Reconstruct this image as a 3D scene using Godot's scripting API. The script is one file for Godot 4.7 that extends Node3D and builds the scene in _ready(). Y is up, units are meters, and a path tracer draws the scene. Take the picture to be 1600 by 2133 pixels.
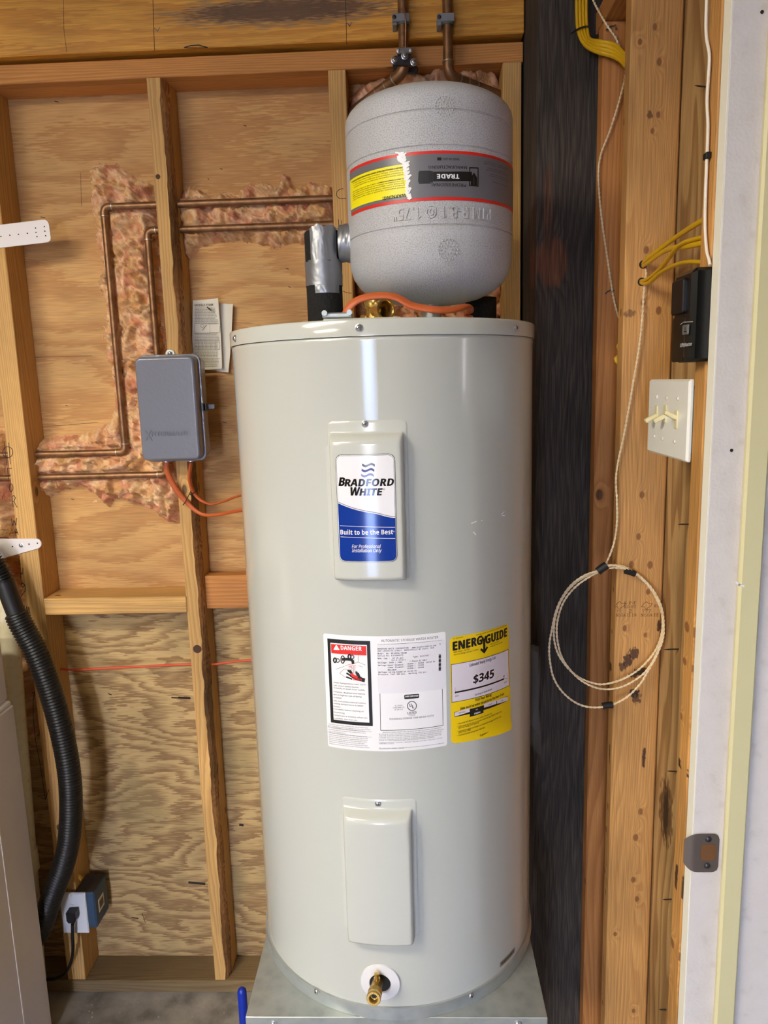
extends Node3D

const FOC := 1546.727          # focal length in pixels of the 1600 x 2133 frame
const ZS := -0.466             # front faces of the back wall's studs
const ZP := -0.555             # face of the plywood behind them
const XR := 0.425              # room-side edges of the right wall's studs
const R := 0.254               # water heater jacket radius
const EX := 0.0854             # expansion tank axis
const ER := 0.1364             # expansion tank radius

var cam: Camera3D
var M := {}
var taken := {}
var fonts := {}
var rng := RandomNumberGenerator.new()


# ---------------------------------------------------------------- places
func ray(x: float, y: float) -> Vector3:
	return cam.basis * Vector3((x - 800.0) / FOC, -(y - 1066.5) / FOC, -1.0)

func pz(x: float, y: float, z: float) -> Vector3:
	var d := ray(x, y)
	return cam.position + d * ((z - cam.position.z) / d.z)

func pxw(x: float, y: float, at: float) -> Vector3:
	var d := ray(x, y)
	return cam.position + d * ((at - cam.position.x) / d.x)

func pc(x: float, y: float, r: float, ax := 0.0) -> Vector3:
	var d := ray(x, y)
	var o := cam.position - Vector3(ax, 0, 0)
	var a := d.x * d.x + d.z * d.z
	var b := d.x * o.x + d.z * o.z
	var c := o.x * o.x + o.z * o.z - r * r
	return cam.position + d * ((-b - sqrt(maxf(b * b - a * c, 0.0))) / a)

# surfaces that print and labels lie on: uv() takes a place of the photograph to surface metres, pt() takes surface metres and a height off the surface to the world
func on_cyl(r: float, ax := 0.0) -> Dictionary:
	return {
		"uv": func(q: Vector2) -> Vector2:
			var p := pc(q.x, q.y, r, ax)
			return Vector2(atan2(p.x - ax, p.z) * r, p.y),
		"pt": func(u: float, v: float, d: float) -> Vector3:
			return Vector3(ax + sin(u / r) * (r + d), v, cos(u / r) * (r + d))}

func on_z(z: float) -> Dictionary:
	return {
		"uv": func(q: Vector2) -> Vector2:
			var p := pz(q.x, q.y, z)
			return Vector2(p.x, p.y),
		"pt": func(u: float, v: float, d: float) -> Vector3: return Vector3(u, v, z + d)}

func on_x(x: float) -> Dictionary:
	return {
		"uv": func(q: Vector2) -> Vector2:
			var p := pxw(q.x, q.y, x)
			return Vector2(p.z, p.y),
		"pt": func(u: float, v: float, d: float) -> Vector3: return Vector3(x - d, v, u)}


# ---------------------------------------------------------------- objects
func numbered(called: String) -> String:
	var n: int = taken.get(called, 0)
	taken[called] = n + 1
	return called if n == 0 else "%s_%03d" % [called, n]

func thing(called: String, label: String, category: String, at: Vector3, group := "") -> Node3D:
	var o := Node3D.new()
	o.name = numbered(called)
	add_child(o)
	o.position = at
	o.set_meta("label", label)
	o.set_meta("category", category)
	if group:
		o.set_meta("group", group)
	return o

func struct(called: String, at := Vector3.ZERO) -> Node3D:
	var o := Node3D.new()
	o.name = called
	add_child(o)
	o.position = at
	o.set_meta("kind", "structure")
	return o

# commits a SurfaceTool filled in world coordinates as one named mesh under parent
func part(called: String, st: SurfaceTool, m: Material, parent: Node3D, label := "") -> MeshInstance3D:
	st.generate_normals()
	var o := MeshInstance3D.new()
	o.name = called
	o.mesh = st.commit()
	o.material_override = m
	parent.add_child(o, true)
	var p: Node3D = parent
	var off := Vector3.ZERO
	while p != self:
		off += p.position
		p = p.get_parent()
	o.position = -off
	if label:
		o.set_meta("label", label)
	return o

func solo(called: String, label: String, category: String, st: SurfaceTool, m: Material, group := "") -> MeshInstance3D:
	var o := part(numbered(called), st, m, self)
	o.set_meta("label", label)
	o.set_meta("category", category)
	if group:
		o.set_meta("group", group)
	return o


# ---------------------------------------------------------------- shapes
func mb() -> SurfaceTool:
	var st := SurfaceTool.new()
	st.begin(Mesh.PRIMITIVE_TRIANGLES)
	st.set_smooth_group(-1)
	return st

func tri(st: SurfaceTool, a: Vector3, b: Vector3, c: Vector3, out: Vector3, ua := Vector2.ZERO, ub := Vector2.ZERO, uc := Vector2.ZERO) -> void:
	if (a - c).cross(a - b).dot(out) < 0.0:
		var t := b
		b = c
		c = t
		var tu := ub
		ub = uc
		uc = tu
	st.set_uv(ua)
	st.add_vertex(a)
	st.set_uv(ub)
	st.add_vertex(b)
	st.set_uv(uc)
	st.add_vertex(c)

func quad(st: SurfaceTool, a: Vector3, b: Vector3, c: Vector3, d: Vector3, out: Vector3, uv := []) -> void:
	if uv.is_empty():
		uv = [Vector2.ZERO, Vector2.ZERO, Vector2.ZERO, Vector2.ZERO]
	tri(st, a, b, c, out, uv[0], uv[1], uv[2])
	tri(st, a, c, d, out, uv[0], uv[2], uv[3])

# box with chamfered edges; g is the grain axis, su the metres across one texture width and sv along it
func box(st: SurfaceTool, lo: Vector3, hi: Vector3, bev := 0.0015, g := 1, su := 1.0, sv := 1.0, off := Vector2.ZERO, xf := Transform3D.IDENTITY) -> void:
	st.set_smooth_group(-1)
	bev = minf(bev, minf(hi.x - lo.x, minf(hi.y - lo.y, hi.z - lo.z)) * 0.45)
	var mid := (lo + hi) * 0.5
	var half := (hi - lo) * 0.5
	var v := func(sx: int, sy: int, sz: int, f: int) -> Vector3:
		var s := Vector3(sx, sy, sz)
		var h := half - Vector3.ONE * bev
		h[f] = half[f]
		return mid + s * h
	var put := func(ps: Array, n: Vector3, f: int) -> void:
		var uvs := []
		var o1 := (g + 1) % 3
		var o2 := (g + 2) % 3
		for p in ps:
			if f == g:
				uvs.append(Vector2(p[o1] / su + off.x, (p[o2] * 0.2) / sv + off.y))
			else:
				var ac: float = p[o2] if f == o1 else p[o1]
				var flip := 0.37 if f == o1 else 0.0
				uvs.append(Vector2(ac / su + off.x + flip, -p[g] / sv + off.y))
		var w := []
		for p in ps:
			w.append(xf * (p as Vector3))
		var nn := xf.basis * n
		if w.size() == 4:
			quad(st, w[0], w[1], w[2], w[3], nn, uvs)
		else:
			tri(st, w[0], w[1], w[2], nn, uvs[0], uvs[1], uvs[2])
	for f in 3:
		for s in [-1, 1]:
			var ps := []
			for q in [[-1, -1], [1, -1], [1, 1], [-1, 1]]:
				var sg := [0, 0, 0]
				sg[f] = s
				sg[(f + 1) % 3] = q[0]
				sg[(f + 2) % 3] = q[1]
				ps.append(v.call(sg[0], sg[1], sg[2], f))
			var n := Vector3.ZERO
			n[f] = s
			put.call(ps, n, f)
	if bev <= 0.0:
		return
	for e in 3:
		var f1 := (e + 1) % 3
		var f2 := (e + 2) % 3
		for s1 in [-1, 1]:
			for s2 in [-1, 1]:
				var a := [0, 0, 0]
				a[e] = -1
				a[f1] = s1
				a[f2] = s2
				var b := a.duplicate()
				b[e] = 1
				var n := Vector3.ZERO
				n[f1] = s1
				n[f2] = s2
				put.call([v.call(a[0], a[1], a[2], f1), v.call(b[0], b[1], b[2], f1), v.call(b[0], b[1], b[2], f2), v.call(a[0], a[1], a[2], f2)], n, f1 if f1 != g else f2)
	for sx in [-1, 1]:
		for sy in [-1, 1]:
			for sz in [-1, 1]:
				put.call([v.call(sx, sy, sz, 0), v.call(sx, sy, sz, 1), v.call(sx, sy, sz, 2)], Vector3(sx, sy, sz), (g + 1) % 3)

# surface f(u, v) -> Vector3 over the unit square; hue(u, v) -> Color if vertex colours count
func grid(st: SurfaceTool, nu: int, nv: int, f: Callable, flip := false, us := 1.0, vs := 1.0, hue = null, group := 0) -> void:
	st.set_smooth_group(group)
	var pts := []
	var cols := []
	for j in nv + 1:
		for i in nu + 1:
			pts.append(f.call(float(i) / nu, float(j) / nv))
			if hue != null:
				cols.append(hue.call(float(i) / nu, float(j) / nv))
	for j in nv:
		for i in nu:
			var a := j * (nu + 1) + i
			var ids := [a, a + nu + 1, a + 1, a + 1, a + nu + 1, a + nu + 2] if flip else [a, a + 1, a + nu + 1, a + 1, a + nu + 2, a + nu + 1]
			for k in ids:
				st.set_uv(Vector2(float(k % (nu + 1)) / nu * us, float(k / (nu + 1)) / nv * vs))
				if hue != null:
					st.set_color(cols[k])
				st.add_vertex(pts[k])

# turned shape: prof holds (radius, height); edges sharper than ~40 degrees stay crisp
func lathe(st: SurfaceTool, prof: Array, seg: int, xf: Transform3D, us := 1.0, vs := 1.0) -> void:
	var group := 1
	var along := 0.0
	for k in prof.size() - 1:
		var p: Vector2 = prof[k]
		var q: Vector2 = prof[k + 1]
		if k > 0 and absf((p - (prof[k - 1] as Vector2)).angle_to(q - p)) > 0.7:
			group += 1
		st.set_smooth_group(group)
		var len := p.distance_to(q)
		for i in seg:
			var a0 := TAU * i / seg
			var a1 := TAU * (i + 1) / seg
			var v := [xf * Vector3(sin(a0) * p.x, p.y, cos(a0) * p.x), xf * Vector3(sin(a1) * p.x, p.y, cos(a1) * p.x), xf * Vector3(sin(a1) * q.x, q.y, cos(a1) * q.x), xf * Vector3(sin(a0) * q.x, q.y, cos(a0) * q.x)]
			var t := [Vector2(float(i) / seg * us, along * vs), Vector2(float(i + 1) / seg * us, along * vs), Vector2(float(i + 1) / seg * us, (along + len) * vs), Vector2(float(i) / seg * us, (along + len) * vs)]
			var am := (a0 + a1) * 0.5
			var d := q - p
			var out := xf.basis * Vector3(sin(am) * d.y, -d.x, cos(am) * d.y)
			if p.x > 1e-6:
				tri(st, v[0], v[1], v[2], out, t[0], t[1], t[2])
			if q.x > 1e-6:
				tri(st, v[0], v[2], v[3], out, t[0], t[2], t[3])
		along += len
	st.set_smooth_group(-1)

# Catmull-Rom through the points, about step metres apart
func curve(pts: Array, step := 0.006) -> Array:
	var out := []
	for k in pts.size() - 1:
		var a: Vector3 = pts[maxi(k - 1, 0)]
		var b: Vector3 = pts[k]
		var c: Vector3 = pts[k + 1]
		var d: Vector3 = pts[mini(k + 2, pts.size() - 1)]
		var n := maxi(1, int(ceil(b.distance_to(c) / step)))
		for i in n:
			out.append(b.cubic_interpolate(c, a, d, float(i) / n))
	out.append(pts[-1])
	return out

# sweeps a ring of nsides along pts; rad is the radius, or a Callable(distance) -> radius; squash < 1 flattens it across the vector up
func tube(st: SurfaceTool, pts: Array, rad, seg := 10, squash := 1.0, up := Vector3.ZERO, twist := 0.0) -> void:
	st.set_smooth_group(2)
	var rings := []
	var prev := Vector3.ZERO
	var dist := 0.0
	for k in pts.size():
		var t: Vector3 = ((pts[mini(k + 1, pts.size() - 1)] as Vector3) - (pts[maxi(k - 1, 0)] as Vector3)).normalized()
		if k > 0:
			dist += (pts[k] as Vector3).distance_to(pts[k - 1])
		var n := up if up != Vector3.ZERO else prev
		if n == Vector3.ZERO:
			n = Vector3.UP if absf(t.y) < 0.9 else Vector3.RIGHT
		n = (n - t * n.dot(t)).normalized()
		prev = n
		var b := t.cross(n)
		var r: float = rad.call(dist) if rad is Callable else rad
		var ring := []
		for i in seg:
			var a := TAU * i / seg + twist * dist
			ring.append((pts[k] as Vector3) + n * (cos(a) * r * squash) + b * (sin(a) * r))
		rings.append(ring)
	var mid := func(k: int) -> Vector3: return pts[k]
	var d0 := 0.0
	for k in rings.size() - 1:
		var d1: float = d0 + (pts[k] as Vector3).distance_to(pts[k + 1])
		for i in seg:
			var j := (i + 1) % seg
			var c: Vector3 = ((rings[k][i] as Vector3) + (rings[k][j] as Vector3)) * 0.5 - (pts[k] as Vector3)
			quad(st, rings[k][i], rings[k][j], rings[k + 1][j], rings[k + 1][i], c, [Vector2(float(i) / seg, d0), Vector2(float(i + 1) / seg, d0), Vector2(float(i + 1) / seg, d1), Vector2(float(i) / seg, d1)])
		d0 = d1
	st.set_smooth_group(-1)
	for e in [0, rings.size() - 1]:
		var out: Vector3 = (pts[0] as Vector3) - (pts[1] as Vector3) if e == 0 else (pts[-1] as Vector3) - (pts[-2] as Vector3)
		for i in seg:
			tri(st, pts[e], rings[e][i], rings[e][(i + 1) % seg], out)

# flat polygon (Vector2 list) pushed out from z = 0 to depth with a chamfered front edge
func slab(st: SurfaceTool, poly: PackedVector2Array, depth: float, xf: Transform3D, bev := 0.0) -> void:
	st.set_smooth_group(-1)
	if Geometry2D.is_polygon_clockwise(poly):
		poly.reverse()
	var face := poly
	if bev > 0.0:
		var n := poly.size()
		face = PackedVector2Array()
		for i in n:
			var e0 := (poly[i] - poly[(i + n - 1) % n]).normalized()
			var e1 := (poly[(i + 1) % n] - poly[i]).normalized()
			var nn := (Vector2(-e0.y, e0.x) + Vector2(-e1.y, e1.x))
			face.append(poly[i] + nn / maxf(nn.length_squared() * 0.5, 0.3) * bev)
	var ids := Geometry2D.triangulate_polygon(face)
	for k in range(0, ids.size(), 3):
		tri(st, xf * Vector3(face[ids[k]].x, face[ids[k]].y, depth), xf * Vector3(face[ids[k + 1]].x, face[ids[k + 1]].y, depth), xf * Vector3(face[ids[k + 2]].x, face[ids[k + 2]].y, depth), xf.basis.z, face[ids[k]], face[ids[k + 1]], face[ids[k + 2]])
		tri(st, xf * Vector3(poly[ids[k]].x, poly[ids[k]].y, 0), xf * Vector3(poly[ids[k + 1]].x, poly[ids[k + 1]].y, 0), xf * Vector3(poly[ids[k + 2]].x, poly[ids[k + 2]].y, 0), -xf.basis.z)
	for i in poly.size():
		var j := (i + 1) % poly.size()
		var e := poly[j] - poly[i]
		var out := xf.basis * Vector3(e.y, -e.x, 0)
		var z1 := depth - bev
		quad(st, xf * Vector3(poly[i].x, poly[i].y, 0), xf * Vector3(poly[j].x, poly[j].y, 0), xf * Vector3(poly[j].x, poly[j].y, z1), xf * Vector3(poly[i].x, poly[i].y, z1), out, [poly[i], poly[j], poly[j], poly[i]])
		if bev > 0.0:
			quad(st, xf * Vector3(poly[i].x, poly[i].y, z1), xf * Vector3(poly[j].x, poly[j].y, z1), xf * Vector3(face[j].x, face[j].y, depth), xf * Vector3(face[i].x, face[i].y, depth), out + xf.basis.z * out.length(), [poly[i], poly[j], face[j], face[i]])

func round_rect(w: float, h: float, r: float, n := 6) -> PackedVector2Array:
	var p := PackedVector2Array()
	for c in [[1, 1, 0.0], [-1, 1, PI / 2], [-1, -1, PI], [1, -1, PI * 1.5]]:
		for i in n + 1:
			var a: float = c[2] + PI / 2 * i / n
			p.append(Vector2(c[0] * (w / 2 - r) + cos(a) * r, c[1] * (h / 2 - r) + sin(a) * r))
	return p

func disc(r: float, n := 20) -> PackedVector2Array:
	var p := PackedVector2Array()
	for i in n:
		p.append(Vector2.from_angle(TAU * i / n) * r)
	return p

# a frame whose z points along n, for slab() and lathe()
func facing(at: Vector3, n: Vector3, up := Vector3.UP, roll := 0.0) -> Transform3D:
	n = n.normalized()
	var x := up.cross(n).normalized()
	return Transform3D(Basis(x, n.cross(x), n).rotated(n, roll), at)

# dome screw head: washer face, dome and a cross recess, on the surface at 'at' facing n
func screw(parent: Node3D, at: Vector3, n: Vector3, r: float, m: Material, slot := 2) -> void:
	var st := mb()
	var f := facing(at, n)
	var y := Transform3D(Basis(f.basis.x, f.basis.z, -f.basis.y), f.origin)
	lathe(st, [Vector2(r * 1.25, 0), Vector2(r * 1.25, r * 0.18), Vector2(r, r * 0.25), Vector2(r * 0.92, r * 0.5), Vector2(r * 0.6, r * 0.72), Vector2(0, r * 0.78)], 18, y)
	var o := part("screw", st, m, parent)
	var s2 := mb()
	for k in slot:
		var b := f.basis.rotated(f.basis.z, 0.5 + k * PI / 2)
		box(s2, Vector3(-r * 0.6, -r * 0.1, r * 0.55), Vector3(r * 0.6, r * 0.1, r * 0.8), 0.0, 1, 1, 1, Vector2.ZERO, Transform3D(b, f.origin))
	part("slot", s2, M.black, o)

# a rounded patch lying on a surface, between two places of surface metres
func patch(st: SurfaceTool, s: Dictionary, a: Vector2, b: Vector2, d: float, rad := 0.0, nu := 24, nv := 16) -> void:
	var lo := Vector2(minf(a.x, b.x), minf(a.y, b.y))
	var hi := Vector2(maxf(a.x, b.x), maxf(a.y, b.y))
	var w := hi.x - lo.x
	var h := hi.y - lo.y
	grid(st, nu, nv, func(u: float, v: float) -> Vector3:
		var vv := v
		if rad > 0.0:
			vv = 0.5 - 0.5 * cos(PI * v) if v < 0.5 else 0.5 - 0.5 * cos(PI * v)
		var y := vv * h
		var e := minf(y, h - y)
		var inset := rad - sqrt(maxf(rad * rad - (rad - e) * (rad - e), 0.0)) if e < rad else 0.0
		return s.pt.call(lo.x + inset + (w - 2 * inset) * u, lo.y + y, d))

func rect_px(st: SurfaceTool, s: Dictionary, a: Vector2, b: Vector2, d: float, rad := 0.0, nu := 24, nv := 4) -> void:
	patch(st, s, s.uv.call(a), s.uv.call(b), d, rad, nu, nv)

# a line of a given width through places of the photograph, drawn on a surface
func stroke(st: SurfaceTool, s: Dictionary, px: Array, width: float, d := 0.0003) -> void:
	st.set_smooth_group(-1)
	var uv := []
	for q in px:
		uv.append(s.uv.call(q))
	for k in uv.size() - 1:
		var a: Vector2 = uv[k]
		var b: Vector2 = uv[k + 1]
		var n := maxi(1, int(a.distance_to(b) / 0.005))
		var t := (b - a).normalized()
		var c := Vector2(-t.y, t.x) * width * 0.5
		a -= t * width * 0.3
		b += t * width * 0.3
		for i in n:
			var p := a.lerp(b, float(i) / n)
			var q := a.lerp(b, float(i + 1) / n)
			var o: Vector3 = s.pt.call(p.x, p.y, d + 1.0) - s.pt.call(p.x, p.y, d)
			quad(st, s.pt.call(p.x - c.x, p.y - c.y, d), s.pt.call(p.x + c.x, p.y + c.y, d), s.pt.call(q.x + c.x, q.y + c.y, d), s.pt.call(q.x - c.x, q.y - c.y, d), o)

func ring_px(c: Vector2, rx: float, ry: float, n := 20, a0 := 0.0, a1 := TAU) -> Array:
	var p := []
	for i in n + 1:
		var a := a0 + (a1 - a0) * i / n
		p.append(c + Vector2(cos(a) * rx, sin(a) * ry))
	return p

# lettering on a surface: baseline from place a to place b of the photograph, capitals cap photo pixels tall (negative when the text stands on its head)
func letters(st: SurfaceTool, s: Dictionary, text: String, a: Vector2, b: Vector2, cap: float, face := "sans", d := 0.0004, thick := 0.0, slant := 0.0, bold := 0.0, fine := 3.0) -> void:
	var key := face
	if not fonts.has(key):
		var sf := SystemFont.new()
		sf.font_names = PackedStringArray([{"sans": "Droid Sans", "bold": "Droid Sans", "serif": "Droid Serif", "mono": "Droid Sans Mono"}[face]])
		sf.font_weight = 700 if face == "bold" else 400
		var fv := FontVariation.new()
		fv.base_font = sf
		fonts[key] = fv
	var tm := TextMesh.new()
	tm.font = fonts[key]
	tm.font_size = 64
	tm.pixel_size = 1.0
	tm.curve_step = fine
	tm.depth = 1.0 if thick > 0.0 else 0.0
	tm.horizontal_alignment = HORIZONTAL_ALIGNMENT_LEFT
	tm.text = "H"
	var hb := tm.get_aabb()
	tm.text = text
	var arr := tm.get_mesh_arrays()
	var vs: PackedVector3Array = arr[Mesh.ARRAY_VERTEX]
	var ix: PackedInt32Array = arr[Mesh.ARRAY_INDEX]
	var bb := tm.get_aabb()
	var ua: Vector2 = s.uv.call(a)
	var ub: Vector2 = s.uv.call(b)
	var top: Vector2 = s.uv.call(a - Vector2(0, cap))
	var hgt := top.y - ua.y
	var base := (ua.y + ub.y) * 0.5
	var out := PackedVector3Array()
	var flat := PackedVector3Array()
	for v in vs:
		var fx := (v.x - bb.position.x) / bb.size.x
		var fy := (v.y - hb.position.y) / hb.size.y
		var u := lerpf(ua.x, ub.x, fx) + slant * fy * absf(hgt) * signf(ub.x - ua.x)
		var dd := d if thick <= 0.0 else d + (v.z + 0.5) * thick
		flat.append(Vector3(u, base + fy * hgt, dd))
		out.append(s.pt.call(u, base + fy * hgt, dd))
	var swap: bool = (ub.x - ua.x) * hgt < 0.0
	st.set_smooth_group(-1)
	if ix.is_empty():
		ix = PackedInt32Array(range(vs.size()))
	# heavy type is printed again a little to both sides
	var fat := absf(hgt) * bold * 0.045
	for o: Vector2 in ([Vector2(-fat, 0), Vector2(fat, 0), Vector2(0, fat * 0.7), Vector2(0, -fat * 0.7)] if bold > 0.0 else [Vector2.ZERO]):
		var put := out
		if bold > 0.0:
			put = PackedVector3Array()
			for q in flat:
				put.append(s.pt.call(q.x + o.x, q.y + o.y, q.z + absf(o.x) * 0.02 * signf(o.x)))
		for k in range(0, ix.size(), 3):
			for q in ([0, 2, 1] if swap else [0, 1, 2]):
				st.set_uv(Vector2.ZERO)
				st.add_vertex(put[ix[k + q]])


# ---------------------------------------------------------------- materials
func noise(sd: int, freq: float, oct := 3, kind := FastNoiseLite.TYPE_SIMPLEX_SMOOTH) -> FastNoiseLite:
	var n := FastNoiseLite.new()
	n.seed = sd
	n.noise_type = kind
	n.frequency = freq
	n.fractal_octaves = oct
	if oct == 1:
		n.fractal_type = FastNoiseLite.FRACTAL_NONE
	return n

func ntex(sd: int, freq: float, ramp: Array, size := 512, oct := 4, kind := FastNoiseLite.TYPE_SIMPLEX_SMOOTH) -> NoiseTexture2D:
	var t := NoiseTexture2D.new()
	t.width = size
	t.height = size
	t.seamless = true
	t.noise = noise(sd, freq, oct, kind)
	if ramp.size():
		var g := Gradient.new()
		g.offsets = PackedFloat32Array(ramp.map(func(r): return r[0]))
		g.colors = PackedColorArray(ramp.map(func(r): return r[1]))
		t.color_ramp = g
	return t

func mat(c: Color, rough := 0.6, metal := 0.0) -> StandardMaterial3D:
	var m := StandardMaterial3D.new()
	m.albedo_color = c
	m.roughness = rough
	m.metallic = metal
	return m

func bumped(m: StandardMaterial3D, t: Texture2D, cm: float, scale := 0.0) -> StandardMaterial3D:
	m.heightmap_enabled = true
	m.heightmap_texture = t
	m.heightmap_scale = cm
	if scale > 0.0:
		m.uv1_triplanar = true
		m.uv1_world_triplanar = true
		m.uv1_scale = Vector3.ONE * scale
	return m

# sawn wood: growth rings seen as bands of a warped field, fibre streaks, blotches and knots. across / along are metres from the picture's corner
func lumber(w: int, h: int, sx: float, sy: float, lies: bool, sd: int, early: Color, late: Color, p: Dictionary, knots := []) -> ImageTexture:
	var n1 := noise(sd, 1.0, p.get("oct", 2))
	var n2 := noise(sd + 7, 1.0, 2)
	var n3 := noise(sd + 13, 1.0, 3)
	var rings: float = p.rings
	var wav: float = p.wav
	var fa: float = p.fa
	var fl: float = p.fl
	var fib: float = p.get("fib", 0.1)
	var blot: float = p.get("blot", 0.1)
	var gain: float = p.get("gain", 1.0)
	var stain: Color = p.get("stain", late)
	var sa: float = p.get("sa", 0.0)
	var jit: float = p.get("jit", 0.0)
	var kamp: float = p.get("kamp", 1.8)
	var kd0: float = p.get("kdark", 0.62)
	var spots: Array = p.get("spots", [])
	var kc: Color = p.get("knotc", Color(0.2, 0.11, 0.055))
	var sf := Vector2(p.get("sfa", 3.0), p.get("sfl", 2.0))
	var by := PackedByteArray()
	by.resize(w * h * 3)
	var at := 0
	for j in h:
		var y := sy * j / h
		for i in w:
			var x := sx * i / w
			var a := y if lies else x
			var l := x if lies else y
			var fb := n2.get_noise_2d(a * 420.0, l * 9.0)
			var f := a * rings + jit * n2.get_noise_2d(a * 170.0 + 9.0, l * 14.0) + wav * n1.get_noise_2d(a * fa, l * fl)
			var kd := 0.0
			for k: Vector3 in knots:
				var da := (a - k.x) / k.z
				var dl := (l - k.y) / (k.z * 1.5)
				var d2 := da * da + dl * dl
				if d2 < 14.0:
					f += kamp * exp(-d2 * 0.3)
					kd = maxf(kd, 1.0 - d2)
			var b := f - floorf(f)
			var s := smoothstep(0.2, 0.86, b) * (1.0 - smoothstep(0.9, 1.0, b)) * gain
			var bl := n3.get_noise_2d(a * sf.x, l * sf.y)
			var c := early.lerp(late, clampf(s + fb * fib * 0.8, 0.0, 1.0))
			if sa > 0.0:
				c = c.lerp(stain, clampf((bl - 0.05) * 3.0, 0.0, 1.0) * sa)
			var g: float = 1.0 + fb * fib + bl * blot
			for sp: Array in spots:
				var e := Vector2((a - sp[0]) / sp[2], (l - sp[1]) / sp[3]).length_squared()
				if e < 1.6:
					var fl2 := n2.get_noise_2d(a * sp[6], l * sp[7])
					c = c.lerp(sp[4], clampf((1.35 - e + fl2 * float(sp[8] if sp.size() > 8 else 1.1)) * 1.6, 0.0, 1.0) * sp[5])
			if kd > 0.0:
				c = c.lerp(kc, smoothstep(0.0, 0.6, kd) * (kd0 + 0.3 * fb))
			by[at] = int(clampf(c.r * g, 0, 1) * 255.0)
			by[at + 1] = int(clampf(c.g * g, 0, 1) * 255.0)
			by[at + 2] = int(clampf(c.b * g, 0, 1) * 255.0)
			at += 3
	return ImageTexture.create_from_image(Image.create_from_data(w, h, false, Image.FORMAT_RGB8, by))

func timber(t: Texture2D, rough := 0.72, cm := 0.03, tint := Color.WHITE) -> StandardMaterial3D:
	var m := mat(tint, rough)
	m.albedo_texture = t
	if cm > 0.0:
		bumped(m, t, cm)
	return m


# ================================================================ the scene
func _ready() -> void:
	cam = Camera3D.new()
	cam.name = "camera"
	add_child(cam)
	cam.position = Vector3(0.0428, 1.6418, 1.3097)
	cam.rotation = Vector3(-0.172318, 0.036729, -0.02849)
	cam.fov = 69.1741
	cam.near = 0.02
	cam.far = 200.0
	cam.current = true

	var sky_mat := ProceduralSkyMaterial.new()
	sky_mat.sky_top_color = Color(0.5, 0.6, 0.82)
	sky_mat.sky_horizon_color = Color(0.9, 0.91, 0.97)
	sky_mat.ground_bottom_color = Color(0.42, 0.41, 0.42)
	sky_mat.ground_horizon_color = Color(0.62, 0.61, 0.63)
	var sky := Sky.new()
	sky.sky_material = sky_mat
	var env := Environment.new()
	env.background_mode = Environment.BG_SKY
	env.sky = sky
	env.background_energy_multiplier = 52.0
	env.tonemap_mode = Environment.TONE_MAPPER_LINEAR
	env.tonemap_exposure = 1.3
	env.sdfgi_enabled = true
	env.ssao_enabled = true
	env.ssil_enabled = true
	var we := WorldEnvironment.new()
	we.name = "environment"
	we.environment = env
	add_child(we)

	materials()
	shop_light(Vector3(-1.3, 2.66, 1.5), 4.9, "LED shop light on the ceiling left of the water heater")
	shop_light(Vector3(-2.3, 2.66, 3.0), 8.5, "LED shop light on the ceiling near the open doorway")
	room()
	back_wall()
	right_wall()
	door_frame()
	heater_stand()
	water_heater()
	expansion_tank()
	insulated_pipe()
	insulation_batts()
	copper_pipes()
	top_pipes()
	timer_box()
	left_things()
	right_things()
	small_things()


func area_light(called: String, parent: Node3D, at: Vector3, size: Vector2, energy: float, c: Color) -> void:
	var l := AreaLight3D.new()
	l.name = called
	parent.add_child(l, true)
	l.area_size = size
	l.position = at
	l.rotation = Vector3(-PI / 2, 0, 0)
	l.light_energy = energy
	l.light_color = c
	l.area_range = 12.0
	l.area_attenuation = 2.0
	l.shadow_enabled = true

func shop_light(at: Vector3, energy: float, label: String) -> void:
	var t := thing("shop_light", label, "ceiling light", at)
	var st := mb()
	box(st, at + Vector3(-0.62, 0, -0.16), at + Vector3(0.62, 0.09, 0.16), 0.006)
	part("housing", st, M.white_paint, t)
	var s2 := mb()
	box(s2, at + Vector3(-0.6, -0.012, -0.14), at + Vector3(0.6, 0.004, 0.14), 0.004)
	part("diffuser", s2, M.glow, t)
	area_light("lamp", t, Vector3(0, -0.02, 0), Vector2(1.2, 0.28), energy, Color(1.0, 0.96, 0.88))


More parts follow.
